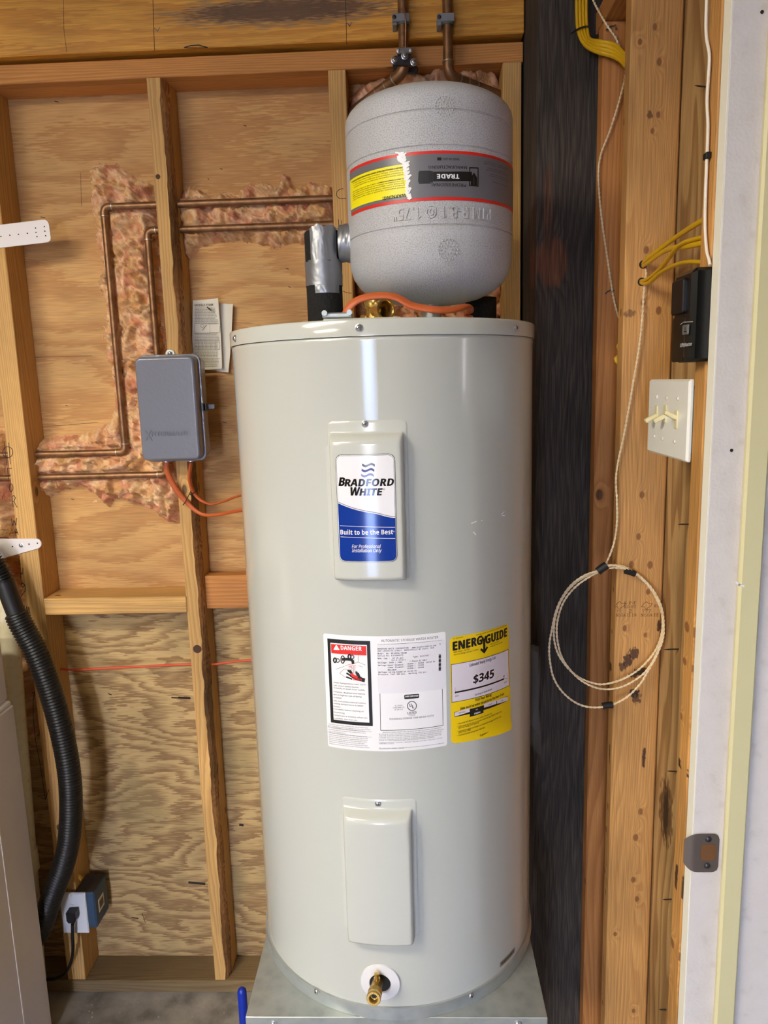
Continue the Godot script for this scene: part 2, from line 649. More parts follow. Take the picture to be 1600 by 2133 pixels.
func materials() -> void:
	M.black = mat(Color(0.03, 0.03, 0.03), 0.6)
	M.ink = mat(Color(0.055, 0.05, 0.06), 0.5)
	M.marker = mat(Color(0.09, 0.055, 0.04), 0.7)
	M.print = mat(Color(0.16, 0.16, 0.17), 0.55)
	M.grey_print = mat(Color(0.45, 0.45, 0.47), 0.55)
	M.white_print = mat(Color(0.93, 0.94, 0.96), 0.4)
	M.white_paint = mat(Color(0.84, 0.82, 0.8), 0.5)
	M.glow = mat(Color(1, 0.95, 0.86), 0.5)
	M.glow.emission_enabled = true
	M.glow.emission = Color(1, 0.95, 0.83)
	M.glow.emission_energy_multiplier = 2.0
	M.steel = mat(Color(0.72, 0.73, 0.75), 0.3, 0.9)
	M.dark_steel = mat(Color(0.3, 0.3, 0.31), 0.4, 0.8)
	M.galv = mat(Color(0.72, 0.74, 0.73), 0.42, 0.6)
	M.galv.albedo_texture = ntex(5, 0.02, [[0.0, Color(0.86, 0.87, 0.88)], [0.5, Color(0.95, 0.96, 0.96)], [1.0, Color(1, 1, 1)]], 512, 3, FastNoiseLite.TYPE_CELLULAR)
	M.galv.uv1_triplanar = true
	M.galv.uv1_world_triplanar = true
	M.galv.uv1_scale = Vector3.ONE * 3.0
	M.brass = mat(Color(0.83, 0.7, 0.4), 0.26, 0.9)
	M.copper = mat(Color(0.62, 0.48, 0.35), 0.42, 0.65)
	M.copper.albedo_texture = ntex(9, 0.03, [[0.0, Color(0.62, 0.55, 0.48)], [0.5, Color(0.86, 0.82, 0.78)], [1.0, Color(1.0, 0.95, 0.9)]], 256, 4)
	M.copper.uv1_triplanar = true
	M.copper.uv1_world_triplanar = true
	M.copper.uv1_scale = Vector3.ONE * 4.0
	M.solder = mat(Color(0.66, 0.64, 0.6), 0.4, 0.8)
	M.jacket = mat(Color(0.735, 0.745, 0.71), 0.12)
	M.cover = mat(Color(0.745, 0.755, 0.72), 0.15)
	M.plastic_white = mat(Color(0.84, 0.84, 0.84), 0.25)
	M.ivory = mat(Color(0.88, 0.84, 0.66), 0.35)
	M.sticker = mat(Color(0.9, 0.9, 0.9), 0.35)
	M.yellow_sticker = mat(Color(0.93, 0.79, 0.06), 0.4)
	M.yellow_print = mat(Color(0.95, 0.9, 0.08), 0.4)
	M.red_print = mat(Color(0.84, 0.16, 0.12), 0.4)
	M.blue_print = mat(Color(0.03, 0.2, 0.55), 0.25)
	M.silver_print = mat(Color(0.42, 0.42, 0.44), 0.35)
	M.eps = mat(Color(0.75, 0.755, 0.76), 0.5)
	M.eps.albedo_texture = ntex(21, 0.2, [[0.0, Color(0.68, 0.68, 0.68)], [0.3, Color(0.94, 0.94, 0.95)], [0.6, Color(1, 1, 1)], [1.0, Color(0.86, 0.86, 0.86)]], 512, 1, FastNoiseLite.TYPE_CELLULAR)
	bumped(M.eps, ntex(22, 0.3, [], 512, 1, FastNoiseLite.TYPE_CELLULAR), 0.06, 4.0)
	M.foam = mat(Color(0.075, 0.075, 0.08), 0.85)
	M.foam.albedo_texture = ntex(31, 0.12, [[0.0, Color(0.4, 0.4, 0.4)], [0.6, Color(0.8, 0.8, 0.8)], [1.0, Color(2.4, 2.4, 2.4)]], 256, 3)
	bumped(M.foam, ntex(32, 0.1, [], 256, 2, FastNoiseLite.TYPE_CELLULAR), 0.22, 7.0)
	M.duct_tape = mat(Color(0.55, 0.56, 0.58), 0.38, 0.65)
	bumped(M.duct_tape, ntex(33, 0.03, [], 256, 3), 0.05, 6.0)
	M.orange = mat(Color(0.74, 0.36, 0.17), 0.5)
	M.yellow_cable = mat(Color(0.85, 0.67, 0.09), 0.42)
	M.cream_wire = mat(Color(0.95, 0.89, 0.75), 0.6)
	M.cream_wire.albedo_texture = ntex(35, 0.05, [[0.0, Color(0.55, 0.48, 0.4)], [0.25, Color(0.96, 0.94, 0.9)], [1.0, Color(1, 1, 1)]], 256, 3)
	M.cream_wire.uv1_triplanar = true
	M.cream_wire.uv1_world_triplanar = true
	M.cream_wire.uv1_scale = Vector3.ONE * 5.0
	M.white_wire = mat(Color(0.9, 0.87, 0.8), 0.5)
	M.tape = mat(Color(0.09, 0.095, 0.1), 0.5)
	M.rubber = mat(Color(0.045, 0.045, 0.05), 0.5)
	M.hose = mat(Color(0.085, 0.085, 0.09), 0.36)
	M.box_grey = mat(Color(0.47, 0.485, 0.53), 0.2, 0.12)
	bumped(M.box_grey, ntex(37, 0.06, [], 256, 2), 0.02, 6.0)
	M.blue_box = mat(Color(0.19, 0.28, 0.37), 0.5)
	M.blue_rod = mat(Color(0.03, 0.17, 0.62), 0.4)
	M.appliance = mat(Color(0.86, 0.84, 0.83), 0.4)
	M.appliance_trim = mat(Color(0.93, 0.92, 0.9), 0.4)
	M.pvc = mat(Color(0.84, 0.82, 0.72), 0.45)
	M.pvc.albedo_texture = ntex(39, 0.03, [[0.0, Color(0.8, 0.77, 0.7)], [0.25, Color(0.96, 0.95, 0.92)], [1.0, Color(1, 1, 1)]], 256, 4)
	M.pvc.uv1_triplanar = true
	M.pvc.uv1_scale = Vector3.ONE * 6.0
	M.bracket = mat(Color(0.88, 0.86, 0.85), 0.45)
	M.control_black = mat(Color(0.035, 0.037, 0.04), 0.28)
	M.control_face = mat(Color(0.06, 0.065, 0.075), 0.35)
	M.strike = mat(Color(0.46, 0.42, 0.39), 0.45, 0.6)
	M.paper = mat(Color(0.87, 0.85, 0.78), 0.7)
	M.paper.backlight_enabled = true
	M.paper.backlight = Color(0.25, 0.23, 0.2)
	M.film = mat(Color(0.4, 0.38, 0.36, 0.15), 0.35)
	M.film.transparency = BaseMaterial3D.TRANSPARENCY_ALPHA
	M.concrete = mat(Color(0.66, 0.645, 0.62), 0.85)
	M.concrete.albedo_texture = ntex(41, 0.012, [[0.0, Color(0.55, 0.53, 0.5)], [0.5, Color(0.86, 0.85, 0.83)], [1.0, Color(1.0, 0.98, 0.95)]], 512, 5)
	bumped(M.concrete, ntex(42, 0.05, [], 512, 4), 0.1, 1.2)
	M.plaster = mat(Color(0.5, 0.43, 0.34), 0.8)
	M.paving = mat(Color(0.86, 0.86, 0.85), 0.8)
	M.ceiling = mat(Color(0.72, 0.69, 0.63), 0.8)
	M.gloss_white = mat(Color(0.9, 0.9, 0.91), 0.13)
	M.gloss_ink = mat(Color(0.05, 0.048, 0.055), 0.13)
	M.gloss_blue = mat(Color(0.03, 0.2, 0.55), 0.13)
	M.hall = mat(Color(0.35, 0.32, 0.28), 0.8)
	M.door_paint = mat(Color(0.84, 0.815, 0.79), 0.55)
	M.door_paint.albedo_texture = ntex(43, 0.01, [[0.0, Color(0.93, 0.92, 0.91)], [0.3, Color(0.98, 0.98, 0.98)], [1.0, Color(1, 1, 1)]], 512, 5)
	bumped(M.door_paint, ntex(44, 0.08, [], 512, 3), 0.03, 4.0)
	M.stop_paint = mat(Color(0.82, 0.79, 0.61), 0.5)
	M.edge_paint = mat(Color(0.95, 0.94, 0.87), 0.5)
	M.insulation = mat(Color.WHITE, 0.95)
	M.insulation.vertex_color_use_as_albedo = true
	bumped(M.insulation, ntex(45, 0.02, [], 512, 4), 0.3, 6.0)

	var early := Color(0.78, 0.62, 0.375)
	var late := Color(0.68, 0.5, 0.27)
	var stud_tex := lumber(256, 1536, 0.2, 2.6, false, 101, early, late, {"rings": 120.0, "wav": 4.0, "fa": 9.0, "fl": 0.6, "fib": 0.1, "blot": 0.14, "gain": 0.7}, [Vector3(0.03, 0.5, 0.008), Vector3(0.11, 1.2, 0.009), Vector3(0.16, 2.1, 0.007), Vector3(0.07, 1.9, 0.006)])
	M.stud = timber(stud_tex)
	M.stud_dull = timber(stud_tex, 0.75, 0.03, Color(0.97, 0.84, 0.76))
	M.plate = timber(stud_tex, 0.75, 0.03, Color(0.98, 0.86, 0.76))
	M.sill = timber(stud_tex, 0.85, 0.05, Color(0.63, 0.67, 0.76))
	M.wane = timber(lumber(128, 768, 0.1, 2.6, false, 131, Color(0.68, 0.5, 0.28), Color(0.34, 0.21, 0.115), {"gain": 0.8, "rings": 60.0, "wav": 5.0, "fa": 30.0, "fl": 5.0, "fib": 0.3, "blot": 0.45, "oct": 3}), 0.8, 0.15)
	M.ply_top = timber(lumber(1024, 1024, 1.5, 1.5, true, 158, Color(0.77, 0.6, 0.37), Color(0.67, 0.475, 0.265), {"jit": 0.3, "rings": 8.0, "wav": 2.8, "fa": 2.6, "fl": 0.9, "fib": 0.11, "blot": 0.1, "gain": 0.75, "oct": 3}), 0.7, 0.02)
	M.ply_low = timber(lumber(1024, 1024, 1.5, 1.5, true, 177, Color(0.74, 0.625, 0.42), Color(0.5, 0.375, 0.23), {"jit": 0.35, "rings": 15.0, "wav": 4.0, "fa": 3.4, "fl": 1.2, "fib": 0.12, "blot": 0.14, "gain": 0.8, "stain": Color(0.47, 0.41, 0.27), "sa": 0.45, "sfa": 2.0, "sfl": 3.4, "oct": 4}), 0.72, 0.03)
	var bm := pz(590, 22, ZS + 0.016)
	M.beam = timber(lumber(320, 1536, 0.3, 2.6, false, 196, Color(0.86, 0.62, 0.24), Color(0.76, 0.5, 0.16), {"jit": 0.3, "rings": 40.0, "wav": 2.6, "fa": 6.0, "fl": 0.7, "fib": 0.12, "blot": 0.12, "gain": 0.75, "spots": [[bm.y - 2.36, fposmod(-bm.x + 0.45 * 2.6, 2.6), 0.03, 0.24, Color(0.57, 0.45, 0.33), 0.75, 200.0, 14.0], [bm.y - 2.36, fposmod(-bm.x + 0.45 * 2.6, 2.6), 0.02, 0.19, Color(0.27, 0.18, 0.13), 0.6, 330.0, 26.0]]}), 0.55, 0.03)
	var sk := pxw(1387, 1688, 0.513)
	var sa := fposmod(sk.z / 0.4 + 0.2, 1.0) * 0.4
	var sl := fposmod(1.1 * 2.6 - sk.y, 2.6)
	M.sheath = timber(lumber(256, 1024, 0.4, 2.6, false, 201, Color(0.72, 0.59, 0.4), Color(0.58, 0.44, 0.27), {"rings": 16.0, "wav": 2.6, "fa": 6.0, "fl": 0.8, "fib": 0.14, "blot": 0.16, "oct": 3, "kamp": 3.0, "spots": [[sa, sl, 0.034, 0.06, Color(0.33, 0.22, 0.12), 0.75, 120.0, 30.0], [sa, sl, 0.012, 0.05, Color(0.12, 0.075, 0.045), 0.8, 160.0, 60.0]]}, [Vector3(sa, sl, 0.01)]), 0.75, 0.03)


func room() -> void:
	var st := mb()
	box(st, Vector3(-4.6, -0.15, -0.7), Vector3(2.6, 0, 5.2), 0.0)
	part("slab", st, M.concrete, struct("floor"))
	st = mb()
	box(st, Vector3(-4.6, 2.75, -0.7), Vector3(2.6, 2.9, 5.2), 0.0)
	part("board", st, M.ceiling, struct("ceiling"))
	st = mb()
	box(st, Vector3(-4.75, 0, -0.7), Vector3(-4.6, 2.75, 5.2), 0.0)
	part("board", st, M.plaster, struct("wall_left"))
	# the front wall behind the camera has an open doorway that lets the daylight in
	st = mb()
	box(st, Vector3(-4.6, 0, 5.05), Vector3(-1.08, 2.75, 5.2), 0.0)
	box(st, Vector3(-0.52, 0, 5.05), Vector3(2.6, 2.75, 5.2), 0.0)
	box(st, Vector3(-1.08, 2.05, 5.05), Vector3(-0.52, 2.75, 5.2), 0.0)
	part("board", st, M.plaster, struct("wall_front"))
	st = mb()
	box(st, Vector3(-6, -0.2, 5.2), Vector3(4, -0.02, 12), 0.0)
	part("paving", st, M.paving, struct("ground"))
	# the hall beyond the door opening, with a narrow window
	st = mb()
	box(st, Vector3(2.45, 0, -0.7), Vector3(2.6, 2.75, 1.35), 0.0)
	box(st, Vector3(2.45, 0, 1.52), Vector3(2.6, 2.75, 5.05), 0.0)
	box(st, Vector3(2.45, 0, 1.35), Vector3(2.6, 1.0, 1.52), 0.0)
	box(st, Vector3(2.45, 1.7, 1.35), Vector3(2.6, 2.75, 1.52), 0.0)
	box(st, Vector3(0.66, 0, -0.7), Vector3(2.45, 2.75, -0.57), 0.0)
	box(st, Vector3(0.66, 0, 3.0), Vector3(2.45, 2.75, 3.1), 0.0)
	part("board", st, M.hall, struct("wall_hall"))


func back_wall() -> void:
	var w := struct("wall_back")
	var st := mb()
	box(st, Vector3(-2.2, 1.105, ZP - 0.012), Vector3(0.56, 2.75, ZP), 0.001, 1, 1.5, 1.5, Vector2(0.33, 1.6333))
	var pt1 := part("plywood_panel", st, M.ply_top, w)
	var sp := on_z(ZP)
	st = mb()
	stroke(st, sp, [Vector2(57, 745), Vector2(120, 743), Vector2(192, 741)], 0.0009)
	stroke(st, sp, [Vector2(76, 889), Vector2(130, 886), Vector2(205, 880)], 0.0009)
	stroke(st, sp, [Vector2(168, 360), Vector2(170, 430)], 0.0008)
	for q in [[92, 453, 7], [140, 845, 3], [153, 1040, 4], [435, 373, 2], [462, 352, 3], [600, 560, 4], [605, 598, 4], [512, 262, 4], [470, 880, 5], [120, 212, 6]]:
		stroke(st, sp, [Vector2(q[0] - q[2], q[1] - 1), Vector2(q[0] + q[2] * 0.3, q[1] + 0.8)], 0.0016)
	part("saw_mark", st, M.marker, pt1)
	st = mb()
	box(st, Vector3(-2.2, 0.0, ZP - 0.012), Vector3(0.56, 1.103, ZP), 0.001, 1, 1.5, 1.5, Vector2(0.33, 0.8))
	var pt2 := part("plywood_panel", st, M.ply_low, w)
	st = mb()
	for q in [[358, 1453, 396, 1455, 0.004], [372, 1452, 396, 1453, 0.003], [394, 1838, 426, 1841, 0.007], [275, 1911, 288, 1913, 0.003], [296, 1902, 303, 1922, 0.0015], [500, 1718, 506, 1719, 0.007], [226, 1445, 232, 1447, 0.003]]:
		stroke(st, sp, [Vector2(q[0], q[1]), Vector2(q[2], q[3])], q[4])
	part("grain_split", st, M.marker, pt2)
	st = mb()
	box(st, Vector3(-4.6, 0, ZP - 0.13), Vector3(0.66, 2.75, ZP - 0.03), 0.0)
	part("siding", st, M.sheath, w)
	st = mb()
	box(st, Vector3(-4.6, 0, ZP - 0.02), Vector3(-2.2, 2.75, ZP), 0.0)
	part("plywood_panel", st, M.ply_low, w)
	st = mb()
	box(st, Vector3(-2.2, 2.324, ZP), Vector3(0.3095, 2.364, ZS), 0.0015, 0, 0.2, 2.6, Vector2(0.1, 0.2))
	part("top_plate", st, M.plate, w)
	st = mb()
	box(st, Vector3(-2.2, 0.0, ZP), Vector3(0.3095, 0.036, ZS + 0.004), 0.002, 0, 0.2, 2.6, Vector2(0.5, 0.6))
	part("bottom_plate", st, M.sill, w)
	st = mb()
	box(st, Vector3(-2.2, 2.374, ZP), Vector3(0.3095, 2.66, ZS + 0.016), 0.002, 0, 0.3, 2.6, Vector2(-2.36 / 0.3, 0.45))
	var hb := part("header_beam", st, M.beam, w)
	var sb := on_z(ZS + 0.016)
	st = mb()
	stroke(st, sb, [Vector2(132, -30), Vector2(133, 60), Vector2(139, 108)], 0.0008)
	stroke(st, sb, [Vector2(318, -30), Vector2(320, 50), Vector2(322, 107)], 0.0011)
	stroke(st, sb, [Vector2(720, -30), Vector2(721, 40), Vector2(722, 93)], 0.0011)
	stroke(st, sb, [Vector2(384, 99), Vector2(398, 95), Vector2(414, 94), Vector2(432, 99)], 0.0022)
	stroke(st, sb, [Vector2(384, 99), Vector2(408, 100), Vector2(432, 99)], 0.0012)
	part("seam", st, M.marker, hb)
	st = mb()
	for q in [[325, 62], [725, 51]]:
		stroke(st, sb, [Vector2(q[0] - 4, q[1] - 3), Vector2(q[0] + 1, q[1]), Vector2(q[0] + 3, q[1] + 4), Vector2(q[0] + 8, q[1] - 4)], 0.0016, 0.0012)
	part("staple_tag", st, M.silver_print, hb)
	# studs
	st = mb()
	box(st, Vector3(-0.936, 0.036, ZP), Vector3(-0.886, 2.324, ZS), 0.0015, 1, 0.2, 2.6, Vector2(0.0, 1.0))
	var s1 := part("stud", st, M.stud, w)
	handwriting(s1)
	st = mb()
	box(st, Vector3(-0.1185, 0.036, ZP), Vector3(-0.0795, 2.324, ZS), 0.0015, 1, 0.2, 2.6, Vector2(0.0, 1.0))
	var s3 := part("stud", st, M.stud, w)
	st = mb()
	box(st, Vector3(0.265, 0.036, ZP), Vector3(0.306, 2.324, ZS), 0.0015, 1, 0.2, 2.6, Vector2(0.0, 1.0))
	part("stud", st, M.stud, w)
	st = mb()
	box(st, Vector3(-1.35, 0.036, ZP), Vector3(-1.31, 2.324, ZS), 0.0015, 1, 0.2, 2.6, Vector2(0.7, 0.2))
	part("stud", st, M.stud, w)
	var mk := mb()
	var sz := on_z(ZS)
	stroke(mk, sz, [Vector2(715, 393), Vector2(708, 394), Vector2(702, 399), Vector2(701, 407), Vector2(706, 413), Vector2(713, 414), Vector2(721, 413)], 0.0013)
	stroke(mk, sz, [Vector2(705, 457), Vector2(706, 470), Vector2(707, 487)], 0.0013)
	stroke(mk, sz, [Vector2(712, 459), Vector2(712.5, 483)], 0.0013)
	stroke(mk, sz, [Vector2(698, 478), Vector2(710, 474), Vector2(723, 470)], 0.0013)
	stroke(mk, sz, [Vector2(715, 607), Vector2(724, 610), Vector2(732, 611)], 0.0012)
	part("handwriting", mk, M.marker, s3)
	waney_stud(w)
	# blocking between the studs
	st = mb()
	box(st, Vector3(-0.885, 1.088, ZP), Vector3(-0.5225, 1.131, ZS + 0.004), 0.002, 0, 0.2, 2.6, Vector2(0.44, 0.4))
	part("blocking", st, M.stud, w)
	st = mb()
	box(st, Vector3(-0.484, 1.086, -0.54), Vector3(-0.119, 1.172, -0.5), 0.002, 0, 0.2, 2.6, Vector2(0.2, 0.5))
	part("blocking", st, M.stud_dull, w)

	# rough dark post in the corner
	var kp := pz(1150, 545, -0.3)
	var pm := lumber(256, 1280, 0.26, 2.7, false, 223, Color(0.265, 0.235, 0.205), Color(0.2, 0.175, 0.152), {"rings": 50.0, "wav": 3.0, "fa": 7.0, "fl": 0.9, "fib": 0.6, "blot": 0.25, "gain": 0.8, "oct": 3, "kamp": 3.0, "kdark": 0.0, "spots": [[kp.x - 0.312, 2.7 - kp.y, 0.032, 0.048, Color(0.4, 0.25, 0.17), 0.9, 40.0, 20.0, 0.25], [kp.x - 0.322, 2.7 - kp.y - 0.1, 0.01, 0.085, Color(0.34, 0.23, 0.165), 0.75, 60.0, 10.0, 0.3]]}, [Vector3(kp.x - 0.312, 2.7 - kp.y, 0.02)])
	M.post = timber(pm, 0.9, 0.3)
	st = mb()
	box(st, Vector3(0.312, 0.0, ZP), Vector3(0.512, 2.7, -0.3), 0.004, 1, 0.26, 2.7, Vector2(-0.312 / 0.26 - 0.37, 1.0))
	var pt := part("corner_post", st, M.post, self)
	pt.set_meta("label", "rough dark-stained corner post with a big brown knot, behind the water heater")
	pt.set_meta("category", "post")


# the stud whose right edge still carries bark: front face, bark strip and side follow a wandering edge
func waney_stud(w: Node3D) -> void:
	var x0 := -0.5235
	var x1 := -0.4845
	var nz := noise(61, 1.0, 3)
	var aw := func(y: float) -> float: return 0.0105 + 0.006 * nz.get_noise_1d(y * 6.0) + 0.002 * nz.get_noise_1d(y * 30.0)
	var bw := func(y: float) -> float: return 0.034 + 0.02 * nz.get_noise_1d(y * 4.0 + 40.0) + 0.004 * nz.get_noise_1d(y * 34.0)
	var y0 := 0.036
	var y1 := 2.324
	var n := 150
	var st := mb()
	var wn := mb()
	for k in n:
		var ya := lerpf(y0, y1, float(k) / n)
		var yb := lerpf(y0, y1, float(k + 1) / n)
		var f := func(y: float) -> Array:
			var a: float = aw.call(y)
			var b: float = bw.call(y)
			var j: float = 0.003 * nz.get_noise_1d(y * 50.0 + 90.0)
			return [Vector3(x0, y, ZP), Vector3(x0, y, ZS), Vector3(x1 - a, y, ZS), Vector3(x1 - a * 0.42 + j, y, ZS - b * 0.3), Vector3(x1 - 0.001 + j * 0.4, y, ZS - b * 0.72), Vector3(x1, y, ZS - b), Vector3(x1, y, ZP)]
		var A: Array = f.call(ya)
		var B: Array = f.call(yb)
		var outs := [Vector3.LEFT, Vector3.BACK, Vector3(1, 0, 1), Vector3(1, 0, 1), Vector3.RIGHT, Vector3.RIGHT]
		var us := [0.0, 0.45, 0.64, 0.1, 0.4, 0.45, 0.9]
		for i in 6:
			var t := wn if i >= 2 and i <= 4 else st
			quad(t, A[i], A[i + 1], B[i + 1], B[i], outs[i], [Vector2(us[i], 1 - ya / 2.6), Vector2(us[i + 1], 1 - ya / 2.6), Vector2(us[i + 1], 1 - yb / 2.6), Vector2(us[i], 1 - yb / 2.6)])
	quad(st, Vector3(x0, y0, ZP), Vector3(x0, y0, ZS), Vector3(x1 - 0.01, y0, ZS), Vector3(x1, y0, ZP), Vector3.DOWN)
	var o := part("stud", st, M.stud, w)
	part("bark_edge", wn, M.wane, o, "dark bark left along the right edge")
	var kn := mb()
	var sz := on_z(ZS)
	for k in [[329, 368, 0.0055], [411, 1352, 0.011]]:
		var c: Vector2 = sz.uv.call(Vector2(k[0], k[1]))
		slab(kn, disc(k[2], 14), 0.0012, Transform3D(Basis.IDENTITY, Vector3(c.x, c.y, ZS - 0.0006)), 0.0005)
	part("knot", kn, mat(Color(0.27, 0.155, 0.085), 0.7), o)


func handwriting(s1: Node3D) -> void:
	var st := mb()
	var s := on_z(ZS)
	var wd := 0.0016
	stroke(st, s, ring_px(Vector2(16.4, 942), 10.5, 11.5), wd)
	var lines := [
		[[9.5, 920], [11.5, 945], [14, 969]], [[18.4, 922], [20, 945], [21.7, 967]],
		[[15, 976], [24.3, 975.5]], [[15.8, 977], [17, 990], [18.4, 1002]], [[16.4, 990], [23, 989]],
		[[25, 1034], [26.5, 1046], [28.2, 1057]], [[25, 1034], [29.5, 1032], [32.2, 1037], [29.5, 1044], [26.3, 1046]], [[29.5, 1045], [36, 1057]],
		[[23.6, 1080], [27, 1095], [29.1, 1084], [33.5, 1094], [34.8, 1079]],
		[[32, 1115.5], [31.2, 1105], [34, 1101.5], [38, 1113.5]], [[31.5, 1110], [36.8, 1109]],
		[[41, 1166.6], [42.3, 1176.5]], [[41.2, 1159], [41.6, 1160]],
		[[43, 1204], [43.3, 1192], [47.2, 1196], [47.8, 1183.5]],
		[[52.2, 1218], [46.3, 1214], [43.7, 1219], [47.2, 1223.7], [52.2, 1218], [53, 1230], [43.3, 1243.4]],
		[[50.8, 1261], [52.8, 1275], [56, 1263], [58, 1277], [60, 1264], [63, 1279]],
		[[62.6, 1386], [62, 1393]], [[67, 1391], [70, 1403]], [[65, 1396], [72, 1397]], [[69.3, 1414], [70, 1416]],
		[[67, 1443], [72, 1441], [69, 1466], [69, 1490], [74, 1542], [83, 1588], [90, 1634], [94.5, 1664]], [[80.6, 1659], [94.5, 1665], [102, 1645]],
	]
	stroke(st, s, ring_px(Vector2(23.4, 1016), 3.7, 8.2, 14), wd)
	for l in lines:
		var p := []
		for q in l:
			p.append(Vector2(q[0], q[1]))
		stroke(st, s, p, wd)
	part("handwriting", st, M.marker, s1, "black marker writing running down the stud")


func right_wall() -> void:
	var w := struct("wall_right")
	var ks := []
	for q in [[1364, 55], [1373, 128], [1333, 86], [1371, 238], [1359, 272], [1346, 520], [1372, 646], [1340, 630], [1337, 1030], [1330, 1117], [1315, 1175], [1354, 1176], [1350, 1232], [1301, 1308], [1344, 1322], [1334, 1690], [1324, 1744], [1319, 1832], [1327, 1872], [1281, 1945], [1320, 2105]]:
		var p := pz(q[0], q[1], -0.051)
		ks.append(Vector3(p.x - XR, 2.6 - p.y, 0.0035 + 0.003 * rng.randf()))
	var sp := []
	for q in [[1320, 1360, 0.009, 0.011, 0.7], [1308, 1376, 0.009, 0.012, 0.75], [1296, 1388, 0.006, 0.009, 0.6], [1334, 1398, 0.011, 0.008, 0.9], [1320, 1404, 0.008, 0.006, 0.8], [1320, 1443, 0.009, 0.009, 0.95], [1326, 1452, 0.008, 0.014, 0.6], [1341, 1575, 0.003, 0.022, 0.8], [1372, 1302, 0.0035, 0.01, 0.8], [1353, 238, 0.005, 0.006, 0.5], [1312, 652, 0.01, 0.006, 0.4]]:
		var p := pz(q[0], q[1], -0.051)
		sp.append([p.x - XR, 2.6 - p.y, q[2], q[3], Color(0.17, 0.1, 0.055), q[4], 150.0, 90.0])
	var bt := lumber(192, 2048, 0.12, 2.6, false, 301, Color(0.77, 0.585, 0.345), Color(0.67, 0.475, 0.255), {"spots": sp, "rings": 170.0, "wav": 5.0, "fa": 10.0, "fl": 0.8, "fib": 0.15, "blot": 0.14, "gain": 0.6, "kamp": 2.2, "knotc": Color(0.4, 0.24, 0.12)}, ks)
	var st := mb()
	box(st, Vector3(XR, 0, -0.087), Vector3(0.511, 2.3, -0.051), 0.003, 1, 0.12, 2.6, Vector2(-XR / 0.12 - 0.37, 1.0))
	var b := part("stud", st, timber(bt, 0.6, 0.02), w)
	stamp(b)
	st = mb()
	box(st, Vector3(XR, 0, -0.273), Vector3(0.511, 2.3, -0.235), 0.003, 1, 0.2, 2.6, Vector2(0.0, 1.0))
	part("stud", st, M.stud_dull, w)
	st = mb()
	box(st, Vector3(XR, 0, 0.29), Vector3(0.511, 2.3, 0.3265), 0.002, 1, 0.2, 2.6, Vector2(0.0, 1.0))
	part("stud", st, timber(bt, 0.6, 0.02, Color(1.0, 0.97, 0.9)), w)
	st = mb()
	box(st, Vector3(XR + 0.002, 0, 0.327), Vector3(0.511, 2.3, 0.3345), 0.001, 1, 0.2, 2.6, Vector2(0.15, 0.2))
	part("shim", st, M.stud_dull, w)
	st = mb()
	box(st, Vector3(XR, 2.301, -0.298), Vector3(0.511, 2.34, 5.05), 0.002, 2, 0.2, 2.6, Vector2(0.3, 0.1))
	part("top_plate", st, M.plate, w)
	st = mb()
	box(st, Vector3(0.513, 0, -0.55), Vector3(0.526, 2.75, 0.334), 0.0, 1, 0.4, 2.6, Vector2(0.2, 0.1))
	var sh := part("sheathing", st, M.sheath, w)
	for q in [[1470, 181, 1447, 178], [1437, 1092, 1412, 1092], [1414, 1352, 1383, 1353], [1410, 1607, 1390, 1606], [1399, 1873, 1381, 1874], [1388, 2103, 1373, 2103]]:
		var a := pxw(q[0], q[1], 0.513)
		var e := pz(q[2], q[3], a.z)
		st = mb()
		tube(st, [a, a.lerp(e, 0.7), e], func(d: float) -> float: return 0.0013 if d < a.distance_to(e) * 0.8 else 0.0004, 6)
		part("nail", st, M.dark_steel, sh)
	# the rest of the wall, towards the doorway behind the camera
	st = mb()
	box(st, Vector3(XR, 0, 1.27), Vector3(0.66, 2.3, 5.05), 0.0)
	box(st, Vector3(XR, 2.34, -0.235), Vector3(0.66, 2.75, 5.05), 0.0)
	box(st, Vector3(XR, 2.11, 0.3345), Vector3(0.66, 2.3, 1.27), 0.0)
	part("board", st, M.plaster, w)
	st = mb()
	box(st, Vector3(0.526, 0, -0.57), Vector3(0.66, 2.75, 0.33), 0.0)
	part("board", st, M.plaster, w)


func stamp(b: Node3D) -> void:
	var st := mb()
	var s := on_z(-0.051)
	for l in [["S-P-F", 1300, 1260, 1325, 1257, 6], ["KD-HT", 1300, 1267, 1325, 1266, 6], ["777", 1285, 1277, 1293, 1277, 6], ["2", 1310, 1276, 1316, 1276, 7], ["777", 1338, 1276, 1356, 1275, 6], ["NLGA EE 1/4", 1283, 1284, 1326, 1284, 6], ["NLGA EE", 1335, 1284, 1372, 1284, 6], ["KD", 1363, 1265, 1371, 1265, 6]]:
		letters(st, s, l[0], Vector2(l[1], l[2]), Vector2(l[3], l[4]), l[5], "serif", 0.0003, 0.0, 0.0, 0.0, 5.0)
	for x in [1291, 1347]:
		stroke(st, s, [Vector2(x - 11, 1264), Vector2(x - 5, 1256), Vector2(x, 1253), Vector2(x + 4, 1257), Vector2(x + 12, 1257), Vector2(x + 8, 1263), Vector2(x + 2, 1266), Vector2(x + 1, 1269), Vector2(x - 3, 1268), Vector2(x - 4, 1264), Vector2(x - 11, 1264)], 0.0008)
	part("lumber_stamp", st, mat(Color(0.3, 0.19, 0.1), 0.7), b)
	# the two bored holes
	var h := mb()
	for q in [[1340, 551], [1337, 587]]:
		var c := pz(q[0], q[1], -0.051)
		slab(h, disc(0.0072, 18), 0.0005, Transform3D(Basis.IDENTITY, c - Vector3(0, 0, 0.0004)))
	part("bored_hole", h, M.black, b)


